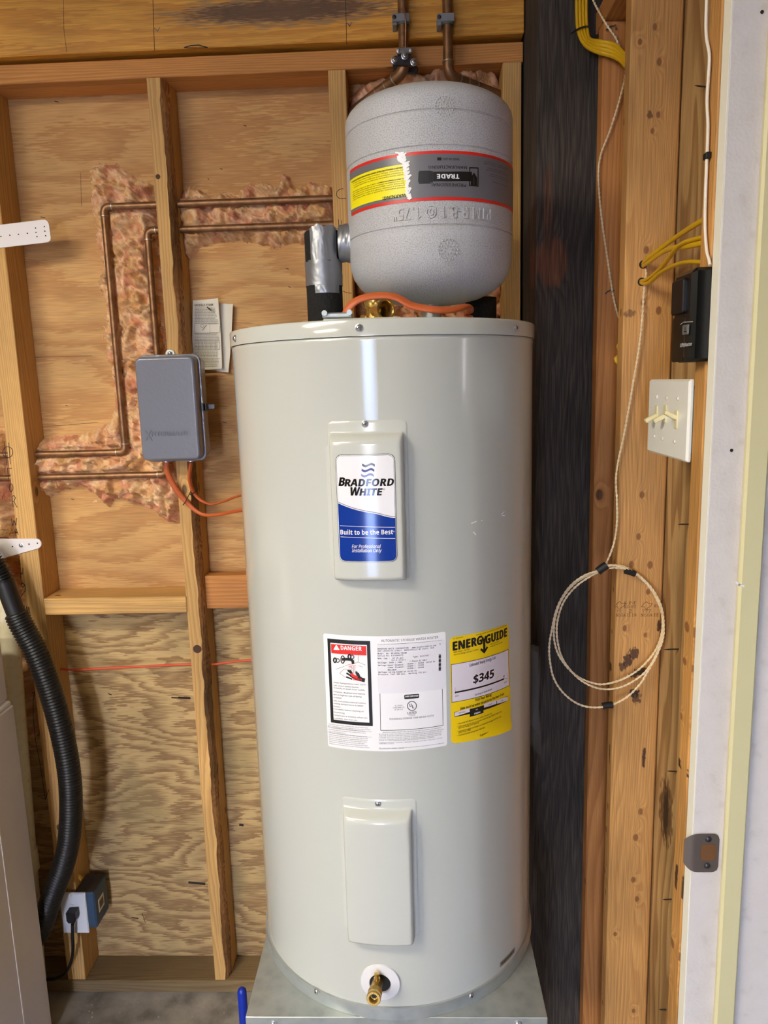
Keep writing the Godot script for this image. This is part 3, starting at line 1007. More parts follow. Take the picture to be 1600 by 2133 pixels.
func door_frame() -> void:
	var d := struct("door_1")
	var st := mb()
	box(st, Vector3(XR, 0, 0.3355), Vector3(0.66, 2.1, 0.356), 0.0012)
	part("jamb", st, M.door_paint, d)
	st = mb()
	box(st, Vector3(XR - 0.0012, 0, 0.3358), Vector3(XR + 0.0002, 2.1, 0.3557), 0.0)
	part("jamb_edge", st, M.edge_paint, d)
	st = mb()
	box(st, Vector3(0.4655, 0, 0.356), Vector3(0.494, 2.1, 0.366), 0.003)
	var ds := part("door_stop", st, M.stop_paint, d)
	st = mb()
	stroke(st, on_z(0.366), [Vector2(1534, 1213), Vector2(1540, 1218), Vector2(1549, 1221)], 0.0026)
	part("paint_smear", st, M.white_print, ds)
	st = mb()
	box(st, Vector3(XR, 2.09, 0.356), Vector3(0.66, 2.11, 1.27), 0.001)
	part("head_jamb", st, M.door_paint, d)
	# strike plate with its curled lip
	var p0 := pz(1427, 1776, 0.3575)
	var cx := pz(1462, 1776, 0.3565)
	var hh := (pz(1462, 1737, 0.3565).y - pz(1462, 1817, 0.3565).y) * 0.5
	var xr := pz(1497, 1776, 0.3565).x
	var xl := p0.x
	st = mb()
	grid(st, 30, 16, func(u: float, v: float) -> Vector3:
		var x := lerpf(xl, xr, u)
		var e := minf(x - xl, xr - x)
		var r := 0.009
		var k := r - sqrt(maxf(r * r - (r - e) * (r - e), 0.0)) if e < r else 0.0
		if x < XR + 0.01:
			k = maxf(k, 0.012 * pow(clampf((XR + 0.012 - x) / (XR + 0.012 - xl), 0, 1), 3.0))
		var z := 0.3575 - 0.010 * pow(clampf((XR + 0.004 - x) / 0.02, 0.0, 1.2), 2.0)
		return Vector3(x, cx.y + lerpf(-hh + k, hh - k, v), z))
	var sp := part("strike_plate", st, M.strike, d, "dull dark metal strike plate")
	var hc := pz(1476, 1776, 0.3578)
	st = mb()
	slab(st, round_rect(0.0215, 0.0255, 0.006), 0.0006, Transform3D(Basis.IDENTITY, Vector3(hc.x, hc.y, 0.3574)))
	part("latch_hole", st, mat(Color(0.42, 0.27, 0.13), 0.8), sp)
	screw(sp, Vector3(pz(1476, 1748, 0.3576).x, pz(1476, 1748, 0.3576).y, 0.3576), Vector3.BACK, 0.0036, M.dark_steel)
	screw(sp, Vector3(pz(1473, 1803, 0.3576).x, pz(1473, 1803, 0.3576).y, 0.3576), Vector3.BACK, 0.0036, M.dark_steel)
	st = mb()
	for q in [[1587.5, 25], [1524, 938]]:
		var c := pz(q[0], q[1], 0.356)
		slab(st, disc(0.0021, 12), 0.0005, Transform3D(Basis.IDENTITY, c))
	part("nail_hole", st, M.ink, d)


func heater_stand() -> void:
	var t := thing("heater_stand", "galvanized sheet metal stand carrying the water heater", "stand", Vector3(0, 0, 0))
	var st := mb()
	box(st, Vector3(-0.248, 0.6135, -0.25), Vector3(0.246, 0.6155, 0.2525), 0.0008)
	part("top_sheet", st, M.galv, t)
	st = mb()
	box(st, Vector3(-0.249, 0.56, 0.2505), Vector3(0.247, 0.6165, 0.2535), 0.0012)
	var lip := part("front_lip", st, M.galv, t)
	for x in [570, 1079]:
		var p := pz(x, 2133, 0.2535)
		screw(lip, p, Vector3.BACK, 0.0055, M.steel)
	st = mb()
	box(st, Vector3(-0.249, 0.57, -0.25), Vector3(-0.247, 0.6155, 0.2505), 0.0005)
	box(st, Vector3(0.245, 0.57, -0.25), Vector3(0.247, 0.6155, 0.2505), 0.0005)
	box(st, Vector3(-0.248, 0.57, -0.252), Vector3(0.246, 0.6155, -0.25), 0.0005)
	part("side_lip", st, M.galv, t)
	for x in [-0.246, 0.209]:
		for z in [-0.249, 0.214]:
			st = mb()
			box(st, Vector3(x, 0, z), Vector3(x + 0.035, 0.6135, z + 0.003), 0.0005)
			box(st, Vector3(x, 0, z), Vector3(x + 0.003, 0.6135, z + 0.035), 0.0005)
			part("leg", st, M.galv, t)


func cyl_at(px: float, py: float, r := R) -> Vector3:
	return pc(px, py, r)

func outward(p: Vector3) -> Vector3:
	return Vector3(p.x, 0, p.z).normalized()

# an access cover pressed from sheet metal: a flange lying on the jacket and a raised door with rounded edges
func access_cover(parent: Node3D, f0: float, f1: float, fy0: float, fy1: float, b0: float, b1: float, by0: float, by1: float, rise: float) -> Node3D:
	var st := mb()
	grid(st, 70, 110, func(u: float, v: float) -> Vector3:
		var y := lerpf(fy0, fy1, v)
		var e := minf(y - fy0, fy1 - y)
		var rad := 0.008
		var k := rad - sqrt(maxf(rad * rad - (rad - e) * (rad - e), 0.0)) if e < rad else 0.0
		var s := lerpf(f0 * R + k, f1 * R - k, u)
		var dx := minf(s - b0 * R, b1 * R - s)
		var dy := minf(y - by0, (by1 - y) * 0.55)
		var m := dx * dy / maxf(sqrt(dx * dx + dy * dy), 0.001) if dx > 0 and dy > 0 else minf(dx, dy)
		var t := clampf(m / 0.009, 0.0, 1.0)
		var d := 0.0012 + rise * (1.0 - pow(1.0 - t, 2.6))
		if u < 0.001 or u > 0.999 or v < 0.001 or v > 0.999:
			d = 0.0
		var a := s / R
		return Vector3(sin(a) * (R + d), y, cos(a) * (R + d)))
	return part("access_cover", st, M.cover, parent)


func water_heater() -> void:
	var t := thing("water_heater", "tall grey-white electric water heater on a galvanized stand", "water heater", Vector3(0, 0.616, 0))
	var id := Transform3D.IDENTITY
	var st := mb()
	lathe(st, [Vector2(0.2535, 0.63), Vector2(R, 0.64), Vector2(R, 1.697), Vector2(0.2548, 1.7), Vector2(0.2548, 1.7035), Vector2(0.2536, 1.706), Vector2(0.2, 1.706)], 160, id)
	part("jacket", st, M.jacket, t)
	st = mb()
	lathe(st, [Vector2(0.2535, 1.7065), Vector2(0.2572, 1.7065), Vector2(0.2572, 1.7275), Vector2(0.2563, 1.7292), Vector2(0.2545, 1.73), Vector2(0.245, 1.73), Vector2(0.243, 1.727), Vector2(0, 1.727)], 160, id)
	var lid := part("lid", st, M.jacket, t)
	for q in [[748, 683], [1074, 683], [490, 705]]:
		var p := pc(q[0], q[1], 0.2572)
		screw(lid, p, outward(p), 0.0045, M.steel)
	st = mb()
	lathe(st, [Vector2(0.25, 0.6158), Vector2(0.2585, 0.6158), Vector2(0.2578, 0.622), Vector2(0.2566, 0.6365), Vector2(0.2545, 0.6375), Vector2(0.2535, 0.6375)], 160, id)
	var ring := part("base_ring", st, M.galv, t, "bare galvanized ring round the foot")
	for q in [[660, 2065], [981, 2073]]:
		var p := pc(q[0], q[1], 0.2572)
		screw(ring, p, outward(p), 0.0045, M.steel)

	# covers over the two elements
	var up := access_cover(t, -0.298, 0.160, 1.356, 1.590, -0.279, 0.137, 1.3565, 1.573, 0.02)
	screw(up, pc(760.6, 883, R + 0.0012), outward(pc(760.6, 883, R)), 0.004, M.steel)
	for a in [-0.312, 0.160]:
		st = mb()
		patch(st, on_cyl(R), Vector2(a * R, 1.372), Vector2((a + 0.026) * R, 1.555), 0.001, 0.003, 4, 12)
		part("flange", st, M.cover, up)
	badge(up)
	var low := access_cover(t, -0.304, 0.165, 0.765, 1.006, -0.288, 0.133, 0.752, 0.99, 0.02)
	screw(low, pc(787, 1674, R + 0.0012), outward(pc(787, 1674, R)), 0.004, M.steel)
	for a in [-0.318, 0.163]:
		st = mb()
		patch(st, on_cyl(R), Vector2(a * R, 0.775), Vector2((a + 0.026) * R, 0.975), 0.001, 0.003, 4, 12)
		part("flange", st, M.cover, low)

	rating_label(t)
	energy_label(t)
	# strip sticker near the foot
	st = mb()
	var sc := on_cyl(R)
	patch(st, sc, Vector2(0.777 * R, 0.6455), Vector2(0.967 * R, 0.6555), 0.0004, 0.001, 12, 6)
	var ss := part("strip_sticker", st, mat(Color(0.55, 0.5, 0.4), 0.5), t)
	st = mb()
	for k in 26:
		var a := 0.79 + 0.165 * k / 26.0
		patch(st, sc, Vector2(a * R, 0.6475), Vector2((a + 0.0022 + 0.002 * (k % 3)) * R, 0.6535), 0.0006, 0.0, 1, 1)
	part("barcode", st, M.print, ss)

	drain_valve(t)
	# wiring cover on the lid
	st = mb()
	box(st, Vector3(-0.075, 1.7295, 0.14), Vector3(0.035, 1.7325, 0.236), 0.001)
	var jc := part("junction_cover", st, M.jacket, t)
	for q in [[1044, 1072, 1050, 1066], [1046, 1074, 1051, 1074], [982, 1090, 992, 1086], [986, 1108, 991, 1114], [1003, 1084, 1004, 1084.5]]:
		st = mb()
		stroke(st, sc, [Vector2(q[0], q[1]), Vector2(q[2], q[3])], 0.0014)
		part("scuff", st, M.white_print, t)
	st = mb()
	var cc := pz(710, 658, 0.2)
	box(st, cc + Vector3(-0.026, -0.004, -0.012), cc + Vector3(0.018, 0.004, 0.012), 0.002)
	tube(st, [cc + Vector3(-0.022, 0.003, 0.012), cc + Vector3(-0.022, 0.003, 0.018)], 0.004, 10)
	tube(st, [cc + Vector3(0.014, 0.003, 0.012), cc + Vector3(0.014, 0.003, 0.018)], 0.004, 10)
	part("cable_clamp", st, M.galv, jc)
	relief_valve(t)


func badge(parent: Node3D) -> void:
	var r := R + 0.0213
	var s := on_cyl(r)
	var k := func(x: float, y: float) -> Vector2: return Vector2(640 + x / 3.2, 840 + y / 3.2)
	var a: Vector2 = s.uv.call(k.call(187, 342))
	var b: Vector2 = s.uv.call(k.call(602, 1055))
	var st := mb()
	patch(st, s, a, b, 0.0004, 0.009, 24, 24)
	var o := part("badge", st, M.gloss_ink, parent, "white and blue maker's badge")
	st = mb()
	patch(st, s, a + Vector2(0.0006, -0.0006), b + Vector2(-0.0006, 0.0006), 0.0006, 0.0085, 24, 24)
	part("border", st, M.gloss_white, o)
	st = mb()
	patch(st, s, a + Vector2(0.0015, -0.0015), b + Vector2(-0.0015, 0.0015), 0.0008, 0.008, 24, 24)
	part("border", st, M.gloss_ink, o)
	st = mb()
	patch(st, s, a + Vector2(0.0019, -0.0019), b + Vector2(-0.0019, 0.0019), 0.001, 0.0076, 24, 24)
	part("field", st, M.gloss_white, o)
	# blue lower field with a wave for its upper edge
	var lo := Vector2(minf(a.x, b.x) + 0.0019, b.y + 0.0019)
	var hi := Vector2(maxf(a.x, b.x) - 0.0019, a.y - 0.0019)
	var wave := func(u: float) -> float:
		var f := 0.57 - 0.175 * u * (2.0 - u) + 0.05 * sin(u * PI * 0.62 - 0.2) - 0.03 * smoothstep(0.6, 1.0, u)
		return lerpf(lo.y, hi.y, f)
	for w in [[0.0016, 0.0012, M.silver_print], [0.0006, 0.0014, M.gloss_white], [-0.0006, 0.0016, M.gloss_blue]]:
		st = mb()
		grid(st, 30, 24, func(u: float, v: float) -> Vector3:
			var x := lerpf(lo.x, hi.x, u)
			var top: float = wave.call(u) + w[0]
			var y := lerpf(lo.y, top, 0.5 - 0.5 * cos(PI * v) if v < 0.5 else lerpf(0.5, 1.0, v * 2 - 1))
			var e := y - lo.y
			var rad := 0.0072
			var q := rad - sqrt(maxf(rad * rad - (rad - e) * (rad - e), 0.0)) if e < rad else 0.0
			return s.pt.call(clampf(x, lo.x + q, hi.x - q), y, w[1]))
		part("wave", st, w[2], o)
	# flag
	var cols := [M.gloss_ink, M.gloss_white, mat(Color(0.16, 0.17, 0.45), 0.35), M.gloss_white, mat(Color(0.5, 0.55, 0.75), 0.35)]
	for j in 5:
		st = mb()
		grid(st, 14, 2, func(u: float, v: float) -> Vector3:
			var y0 := 400.0 + j * 17.0 + v * 15.0 + u * 8.0 + 9.0 * sin(u * TAU)
			var q: Vector2 = s.uv.call(k.call(368 + u * 84 - (y0 - 400) * 0.1, y0))
			return s.pt.call(q.x, q.y, 0.0013), true)
		part("flag_stripe", st, cols[j], o)
	st = mb()
	letters(st, s, "B", k.call(212, 549), k.call(247, 549), 17, "bold", 0.0013, 0.0, 0.2, 0.7, 1.5)
	letters(st, s, "RADFORD", k.call(251, 550), k.call(572, 550), 14.6, "bold", 0.0013, 0.0, 0.2, 0.7, 1.5)
	letters(st, s, "W", k.call(282, 613), k.call(345, 613), 16.5, "bold", 0.0013, 0.0, 0.2, 0.7, 1.5)
	letters(st, s, "HITE", k.call(350, 613), k.call(494, 613), 14.2, "bold", 0.0013, 0.0, 0.2, 0.7, 1.5)
	stroke(st, s, ring_px(k.call(512, 572), 1.5, 1.5, 10), 0.0003, 0.0013)
	part("lettering", st, M.gloss_ink, o)
	st = mb()
	letters(st, s, "Built to be the Best", k.call(224, 870), k.call(572, 873), 9.6, "bold", 0.0019, 0.0, 0.0, 0.0, 1.5)
	stroke(st, s, ring_px(k.call(577, 853), 1.3, 1.3, 10), 0.0003, 0.0019)
	letters(st, s, "For Professional", k.call(300, 961), k.call(487, 964), 7.0, "sans", 0.0019, 0.0, 0.2, 0.2, 2.0)
	letters(st, s, "Installation Only", k.call(300, 988), k.call(494, 992), 7.0, "sans", 0.0019, 0.0, 0.2, 0.2, 2.0)
	stroke(st, s, [k.call(222, 814), k.call(585, 825)], 0.0006, 0.0019)
	stroke(st, s, [k.call(226, 888), k.call(585, 899)], 0.0006, 0.0019)
	part("lettering", st, M.gloss_white, o)


func rating_label(parent: Node3D) -> void:
	var s := on_cyl(R)
	var k := func(x: float, y: float) -> Vector2: return Vector2(660 + x / 5.714, 1300 + y / 5.714)
	var a := Vector2(-0.379 * R, 1.2705)
	var b := Vector2(0.366 * R, 1.0865)
	var st := mb()
	patch(st, s, a, b, 0.0004, 0.003, 50, 24)
	var o := part("rating_label", st, M.sticker, parent, "white rating and danger label")
	# black frame of the danger notice, then its white field and red banner
	var uv := func(x: float, y: float) -> Vector2: return s.uv.call(k.call(x, y))
	var d0: Vector2 = uv.call(127, 168)
	var d1: Vector2 = uv.call(668, 1212)
	var w: float = d1.x - d0.x
	st = mb()
	patch(st, s, d0, d1, 0.0007, 0.0, 20, 2)
	part("danger_frame", st, M.ink, o)
	st = mb()
	patch(st, s, d0 + Vector2(w * 0.075, -0.0062), d1 + Vector2(-w * 0.075, 0.0056), 0.001, 0.0, 20, 2)
	part("danger_field", st, M.sticker, o)
	st = mb()
	patch(st, s, d0 + Vector2(w * 0.09, -0.0078), Vector2(d1.x - w * 0.09, d0.y - 0.0225), 0.0013, 0.0, 20, 2)
	part("banner", st, M.red_print, o)
	st = mb()
	letters(st, s, "DANGER", k.call(290, 304), k.call(537, 308), 8.2, "bold", 0.0016, 0, 0, 0.2, 1.5)
	stroke(st, s, [k.call(210, 296), k.call(238, 250), k.call(268, 299), k.call(210, 296)], 0.0015, 0.0016)
	stroke(st, s, [k.call(225, 288), k.call(238, 268), k.call(252, 290), k.call(228, 290)], 0.0022, 0.0016)
	part("lettering", st, M.white_print, o)
	# the tap, the hand and the water
	st = mb()
	for q in [[240, 430, 24], [412, 388, 24]]:
		stroke(st, s, ring_px(k.call(q[0] + 12, q[1]), 3.6, 3.8, 14), 0.0012, 0.0014)
		stroke(st, s, ring_px(k.call(q[0] - 20, q[1] - 4), 2.8, 4.4, 14), 0.0022, 0.0014)
	stroke(st, s, ring_px(k.call(312, 418), 3.6, 7.6, 16), 0.0016, 0.0014)
	stroke(st, s, [k.call(312, 416), k.call(360, 414), k.call(412, 420), k.call(430, 436), k.call(434, 458)], 0.0042, 0.0014)
	stroke(st, s, [k.call(425, 455), k.call(445, 462), k.call(425, 470)], 0.0012, 0.0014)
	for l in [[560, 662, 500, 648, 0.0062], [520, 650, 470, 636, 0.007], [470, 640, 420, 608, 0.0062], [510, 640, 488, 590, 0.005], [488, 600, 474, 566, 0.003], [440, 628, 362, 582, 0.0028], [430, 600, 374, 548, 0.0026], [420, 650, 358, 626, 0.0024], [425, 585, 398, 545, 0.0024]]:
		stroke(st, s, [k.call(l[0], l[1]), k.call(l[2], l[3])], l[4], 0.0014)
	part("pictogram", st, M.ink, o)
	st = mb()
	stroke(st, s, [k.call(420, 592), k.call(436, 612), k.call(480, 626)], 0.0042, 0.0017)
	letters(st, s, "HOT", k.call(386, 520), k.call(468, 524), 6.0, "sans", 0.0015, 0, 0, 0, 2.0)
	letters(st, s, "BURN", k.call(436, 662), k.call(538, 668), 4.6, "bold", 0.0018, 0, 0, 0, 2.0)
	part("lettering", st, M.red_print, o)
	st = mb()
	for l in [[230, 534, 330, 500], [340, 490, 420, 470], [495, 360, 495, 448], [495, 448, 440, 470], [495, 448, 580, 484], [500, 490, 550, 510], [275, 580, 345, 632], [275, 580, 330, 530], [330, 530, 400, 545], [420, 520, 420, 575], [440, 524, 440, 585], [455, 524, 462, 590]]:
		stroke(st, s, [k.call(l[0], l[1]), k.call(l[2], l[3])], 0.0004, 0.0013)
	for l in [["Water temperature over 125°F", 702, 584], ["can cause severe burns", 736, 500], ["instantly or death from scalds.", 766, 576], ["Children, disabled and elderly", 812, 576], ["are at highest risk of being", 846, 535], ["scalded.", 876, 300], ["See instruction manual before", 920, 582], ["setting temperature at water", 952, 556], ["heater.", 982, 292], ["Feel water before bathing or", 1018, 560], ["showering.", 1052, 340], ["Temperature limiting valves are", 1092, 604], ["available, see manual.", 1126, 486]]:
		letters(st, s, l[0], k.call(204, l[1] + 2), k.call(l[2], l[1] + 2 + 14.0 * (l[2] - 204) / 380.0), 2.6, "sans", 0.0013, 0, 0, 0, 5.0)
	var small := ["CAUTION: Hotter water increases the risk of scald injury.", "Before changing temperature setting see instruction manual.", "It is recommended that a thermostatically controlled", "tempering valve be installed in the outlet of this unit to", "reduce risk of scald injury.", "CAUTION: If the water heater has been retrofitted with", "supplemental heating equipment, you must adjust both", "the thermostat controlling the supplemental heat source", "(located in the water piping) and the thermostat on this", "water heater (behind the access panel) to the same", "temperature. Failure to adjust thermostats to the same", "temperature can cause loss of proper temperature control."]
	var ends := [615, 640, 570, 586, 345, 600, 605, 605, 595, 570, 604, 630]
	for i in small.size():
		var y := 1196.0 + i * 21.2
		letters(st, s, small[i], k.call(138 + i * 1.2, y), k.call(ends[i], y + 36.0 * (ends[i] - 138) / 490.0), 1.9, "sans", 0.0006, 0, 0, 0, 8.0)
	for y in [1216, 1280]:
		stroke(st, s, [k.call(130, y), k.call(400, y + 40), k.call(655, y + 66)], 0.0003, 0.0006)
	letters(st, s, "AUTOMATIC STORAGE WATER HEATER", k.call(766, 210), k.call(1444, 168), 5.0, "sans", 0.0006, 0, 0, 0, 3.0)
	stroke(st, s, [k.call(726, 240), k.call(1100, 225), k.call(1490, 188)], 0.0005, 0.0006)
	var rows := ["MANUFACTURED UNDER ONE OR MORE OF THE FOLLOWING U.S. PATENTS:", "RE 34,534; B1 5,341,770; 4,416,222; 4,628,184; 4,669,448; 4,672,919; 4,808,356; 4,829,983;", "4,861,968; 4,904,428; 5,000,893; 5,023,031; 5,052,346; 5,081,696; 5,092,519; 5,115,767;", "5,199,385; 5,277,171; 5,372,185; 5,485,879; 5,574,822; 5,596,952; 5,660,165; 5,682,666;", "5,761,379; 5,943,984; 5,954,492; 5,988,117; 6,142,216; 6,684,821; 7,063,132; 7,007,748;", "OTHER U.S. AND FOREIGN PATENT APPLICATIONS PENDING. CURRENT", "CANADIAN PATENTS: 1,272,914; 1,280,043; 1,289,832; 2,045,862; 2,092,105; 2,107,012;", "2,108,186; 2,112,515.", "", "This water heater meets or exceeds all or portion of (where applicable) the minimum efficiency", "requirements of ASHRAE Code 90."]
	var e2 := [1480, 1510, 1490, 1480, 1480, 1400, 1495, 920, 0, 1515, 1040]
	for i in rows.size():
		if rows[i]:
			var y := 1288.0 + i * 20.6
			letters(st, s, rows[i], k.call(785 if i == 0 else 740, y), k.call(e2[i], y - 52 * (e2[i] - 740) / 770.0), 1.9, "sans", 0.0006, 0, 0, 0, 8.0)
	letters(st, s, "LISTED", k.call(1080, 1068), k.call(1187, 1064), 4.6, "bold", 0.0006, 0, 0, 0, 2.0)
	letters(st, s, "E14356", k.call(1095, 1090), k.call(1172, 1086), 2.9, "sans", 0.0006, 0, 0, 0, 4.0)
	letters(st, s, "HOUSEHOLD STORAGE TANK WATER HEATER", k.call(866, 1138), k.call(1392, 1096), 3.6, "sans", 0.0006, 0, 0, 0, 4.0)
	for l in [["UL LISTED", 930, 978, 1018], ["CONFORMS TO", 906, 1002, 1040], ["UL STD 174", 926, 1026, 1022]]:
		letters(st, s, l[0], k.call(l[1], l[2]), k.call(l[3], l[2] - 8), 2.5, "sans", 0.0006, 0, 0, 0, 5.0)
	stroke(st, s, ring_px(k.call(1132, 972), 9.3, 9.5, 30), 0.0011, 0.0006)
	letters(st, s, "U", k.call(1104, 984), k.call(1130, 984), 6.6, "bold", 0.0006, 0, 0, 0, 2.0)
	letters(st, s, "L", k.call(1136, 1000), k.call(1160, 1000), 6.6, "bold", 0.0006, 0, 0, 0, 2.0)
	var f := [k.call(752, 790), k.call(760, 1262), k.call(1140, 1250), k.call(1502, 1203), k.call(1492, 770)]
	stroke(st, s, f, 0.0008, 0.0005)
	part("lettering", st, M.print, o)
	st = mb()
	rect_px(st, s, k.call(1040, 840), k.call(1216, 878), 0.0007, 0.001)
	var mk := part("certified_mark", st, M.ink, o)
	# paste-over sheet with the typed data
	st = mb()
	patch(st, s, uv.call(712, 240) as Vector2, Vector2(uv.call(1526, 240).x, uv.call(1120, 812).y), 0.0006, 0.001, 30, 6)
	var pt := part("data_strip", st, mat(Color(0.87, 0.865, 0.88), 0.4), o)
	st = mb()
	for l in [["BRADFORD WHITE CORPORATION   www.bradfordwhite.com", 726, 300, 1418, 258], ["200 LAFAYETTE STREET  MIDDLEVILLE MI 49333  USA", 726, 326, 1392, 286], ["Model  No: RE340S6-1NCWW", 726, 354, 1070, 350], ["Serial No: AJ53964575", 726, 380, 1028, 378], ["Nom. Cap :  40 US gal", 726, 412, 1028, 408], ["151.4 liters", 888, 434, 1056, 430], ["Type: ELECTRIC", 1145, 396, 1336, 378], ["Voltage: 240V / 208V", 728, 464, 1018, 460], ["1 Phase AC ONLY", 1104, 452, 1312, 430], ["Wattage Upper Element:", 730, 494, 1036, 490], ["4500W /  3500W  50/60 Hz", 1078, 482, 1406, 448], ["Lower Element:", 846, 520, 1040, 515], ["4500W /  3500W", 1078, 508, 1272, 488], ["Maximum", 846, 550, 946, 547], ["4500W /  3500W", 1078, 534, 1272, 516], ["Wattage rating based on 50/60 Hz", 734, 578, 1188, 560], ["Pressure: Test 300 psi,  Working 150 psi", 734, 608, 1302, 572], ["3", 1456, 246, 1470, 244]]:
		letters(st, s, l[0], k.call(l[1], l[2]), k.call(l[3], l[4]), 3.0, "mono", 0.0009, 0, 0, 0.3, 5.0)
	for i in 17:
		var y := 356.0 + i * 12.0
		rect_px(st, s, k.call(1448, y), k.call(1476, y + 3.0 + 2.4 * ((i * 7) % 4)), 0.0009, 0.0, 1, 1)
	part("lettering", st, M.print, pt)
	st = mb()
	letters(st, s, "AHRI CERTIFIED", k.call(1052, 866), k.call(1206, 860), 3.2, "bold", 0.0009, 0, 0, 0, 4.0)
	part("lettering", st, M.white_print, mk)


func energy_label(parent: Node3D) -> void:
	var s := on_cyl(R)
	var k := func(x: float, y: float) -> Vector2: return Vector2(920 + x / 7.618, 1290 + y / 7.618)
	var st := mb()
	# the sheet sits slightly askew and its lower edge lifts off the jacket
	var q := [s.uv.call(k.call(125, 285)), s.uv.call(k.call(1058, 62)), s.uv.call(k.call(1100, 1720)), s.uv.call(k.call(150, 1975))]
	grid(st, 40, 40, func(u: float, v: float) -> Vector3:
		var e := minf(v, 1 - v) * 0.185
		var rad := 0.005
		var i := (rad - sqrt(maxf(rad * rad - (rad - e) * (rad - e), 0.0)) if e < rad else 0.0) / 0.12
		var uu := i + (1 - 2 * i) * u
		var p: Vector2 = (q[0] as Vector2).lerp(q[1], uu).lerp((q[3] as Vector2).lerp(q[2], uu), v)
		return s.pt.call(p.x, p.y, 0.0004 + 0.004 * pow(maxf(v - 0.9, 0.0) * 10.0, 2.0) * smoothstep(0.3, 0.8, u)), true)
	var o := part("energy_label", st, M.yellow_sticker, parent, "yellow energy cost label")
	var quad_px := func(a: Vector2, b: Vector2, c: Vector2, d: Vector2, h: float, m: Material, called: String) -> Node3D:
		var t := mb()
		var e := [s.uv.call(a), s.uv.call(b), s.uv.call(c), s.uv.call(d)]
		grid(t, 24, 2, func(u: float, v: float) -> Vector3:
			var p: Vector2 = (e[0] as Vector2).lerp(e[1], u).lerp((e[3] as Vector2).lerp(e[2], u), v)
			return s.pt.call(p.x, p.y, h), true)
		return part(called, t, m, o)
	quad_px.call(k.call(147, 714), k.call(1054, 472), k.call(1068, 1052), k.call(158, 1322), 0.0006, M.ink, "cost_frame")
	quad_px.call(k.call(153, 720), k.call(1049, 482), k.call(1062, 1046), k.call(164, 1312), 0.0008, mat(Color(0.86, 0.83, 0.85), 0.4), "cost_panel")
	quad_px.call(k.call(197, 1470), k.call(1046, 1216), k.call(1050, 1284), k.call(204, 1548), 0.0006, M.ink, "rating_frame")
	for c in [[203, 440], [664, 862], [870, 1044]]:
		var y0: float = 1475 - (c[0] - 203) * 0.299
		var y1: float = 1475 - (c[1] - 203) * 0.299
		quad_px.call(k.call(c[0], y0), k.call(c[1], y1), k.call(c[1] + 3, y1 + 60), k.call(c[0] + 4, y0 + 64), 0.0008, mat(Color(0.86, 0.83, 0.85), 0.4), "rating_box")
	quad_px.call(k.call(440, 1425), k.call(656, 1362), k.call(660, 1480), k.call(443, 1546), 0.0009, M.ink, "rating_box")
	st = mb()
	letters(st, s, "ENERG", k.call(178, 488), k.call(640, 394), 17.5, "bold", 0.0007, 0, 0, 1.1, 1.5)
	letters(st, s, "GUIDE", k.call(694, 376), k.call(1030, 278), 17.5, "bold", 0.0007, 0, 0, 1.1, 1.5)
	stroke(st, s, [k.call(645, 290), k.call(668, 352), k.call(694, 272)], 0.0034, 0.0007)
	stroke(st, s, [k.call(669, 345), k.call(674, 490)], 0.0046, 0.0007)
	stroke(st, s, [k.call(624, 476), k.call(673, 520), k.call(718, 446)], 0.0036, 0.0007)
	stroke(st, s, [k.call(640, 490), k.call(673, 516), k.call(706, 470), k.call(673, 490)], 0.003, 0.0007)
	letters(st, s, "$345", k.call(496, 1012), k.call(820, 924), 17, "bold", 0.001, 0, 0.08, 0.5, 1.5)
	letters(st, s, "Estimated Yearly Energy Cost", k.call(440, 738), k.call(850, 634), 5.8, "sans", 0.001, 0, 0, 0.5, 3.0)
	stroke(st, s, [k.call(212, 1157), k.call(980, 943)], 0.0026, 0.001)
	stroke(st, s, [k.call(208, 1076), k.call(212, 1180)], 0.0004, 0.001)
	stroke(st, s, [k.call(1030, 845), k.call(1034, 955)], 0.0004, 0.001)
	stroke(st, s, [k.call(980, 943), k.call(1034, 938)], 0.0005, 0.001)
	stroke(st, s, [k.call(970, 892), k.call(982, 920), k.call(990, 886)], 0.001, 0.001)
	for l in [["$90", 214, 1230, 266, 1215, 2.8], ["$397", 984, 1010, 1030, 998, 2.8], ["Cost Range of Similar Models", 520, 1200, 795, 1128, 3.6], ["U.S. Government", 178, 316, 338, 288, 3.0], ["Federal law prohibits removal of this label before consumer purchase.", 536, 246, 1026, 110, 2.6], ["Water Heater - ELECTRIC", 184, 530, 440, 482, 3.2], ["Tank Size (Storage Capacity): 36 Gallons", 186, 566, 580, 490, 3.2], ["BRADFORD WHITE", 768, 400, 912, 362, 2.6], ["Model RE340S6-1NCWW", 768, 436, 958, 376, 2.6], ["First Hour Rating", 532, 1290, 784, 1220, 5.6], ["(How much hot water you get in the first hour of use)", 290, 1415, 984, 1212, 5.2], ["VERY SMALL", 268, 1496, 372, 1468, 2.6], ["MEDIUM", 738, 1364, 794, 1350, 2.6], ["HIGH", 938, 1300, 970, 1290, 2.6], ["•  Your cost will depend on your utility rates and use.", 240, 1656, 792, 1510, 3.2], ["•  Cost range based only on models fueled by ELECTRICITY with a low", 240, 1694, 944, 1490, 3.2], ["first hour rating (18-51 gallons).", 262, 1730, 590, 1648, 3.2], ["•  Estimated energy cost based on a national average ELECTRIC cost", 240, 1772, 936, 1568, 3.2], ["of $0.14 per kWh.", 262, 1810, 458, 1758, 3.2], ["•  Estimated yearly energy use: 2465 kWh", 242, 1848, 680, 1732, 3.2], ["ftc.gov/energy", 600, 1850, 742, 1808, 4.2]]:
		letters(st, s, l[0], k.call(l[1], l[2]), k.call(l[3], l[4]), l[5], "bold" if l[5] > 5.0 else "sans", 0.001, 0, 0, 0.2, 5.0)
	part("lettering", st, M.ink, o)
	st = mb()
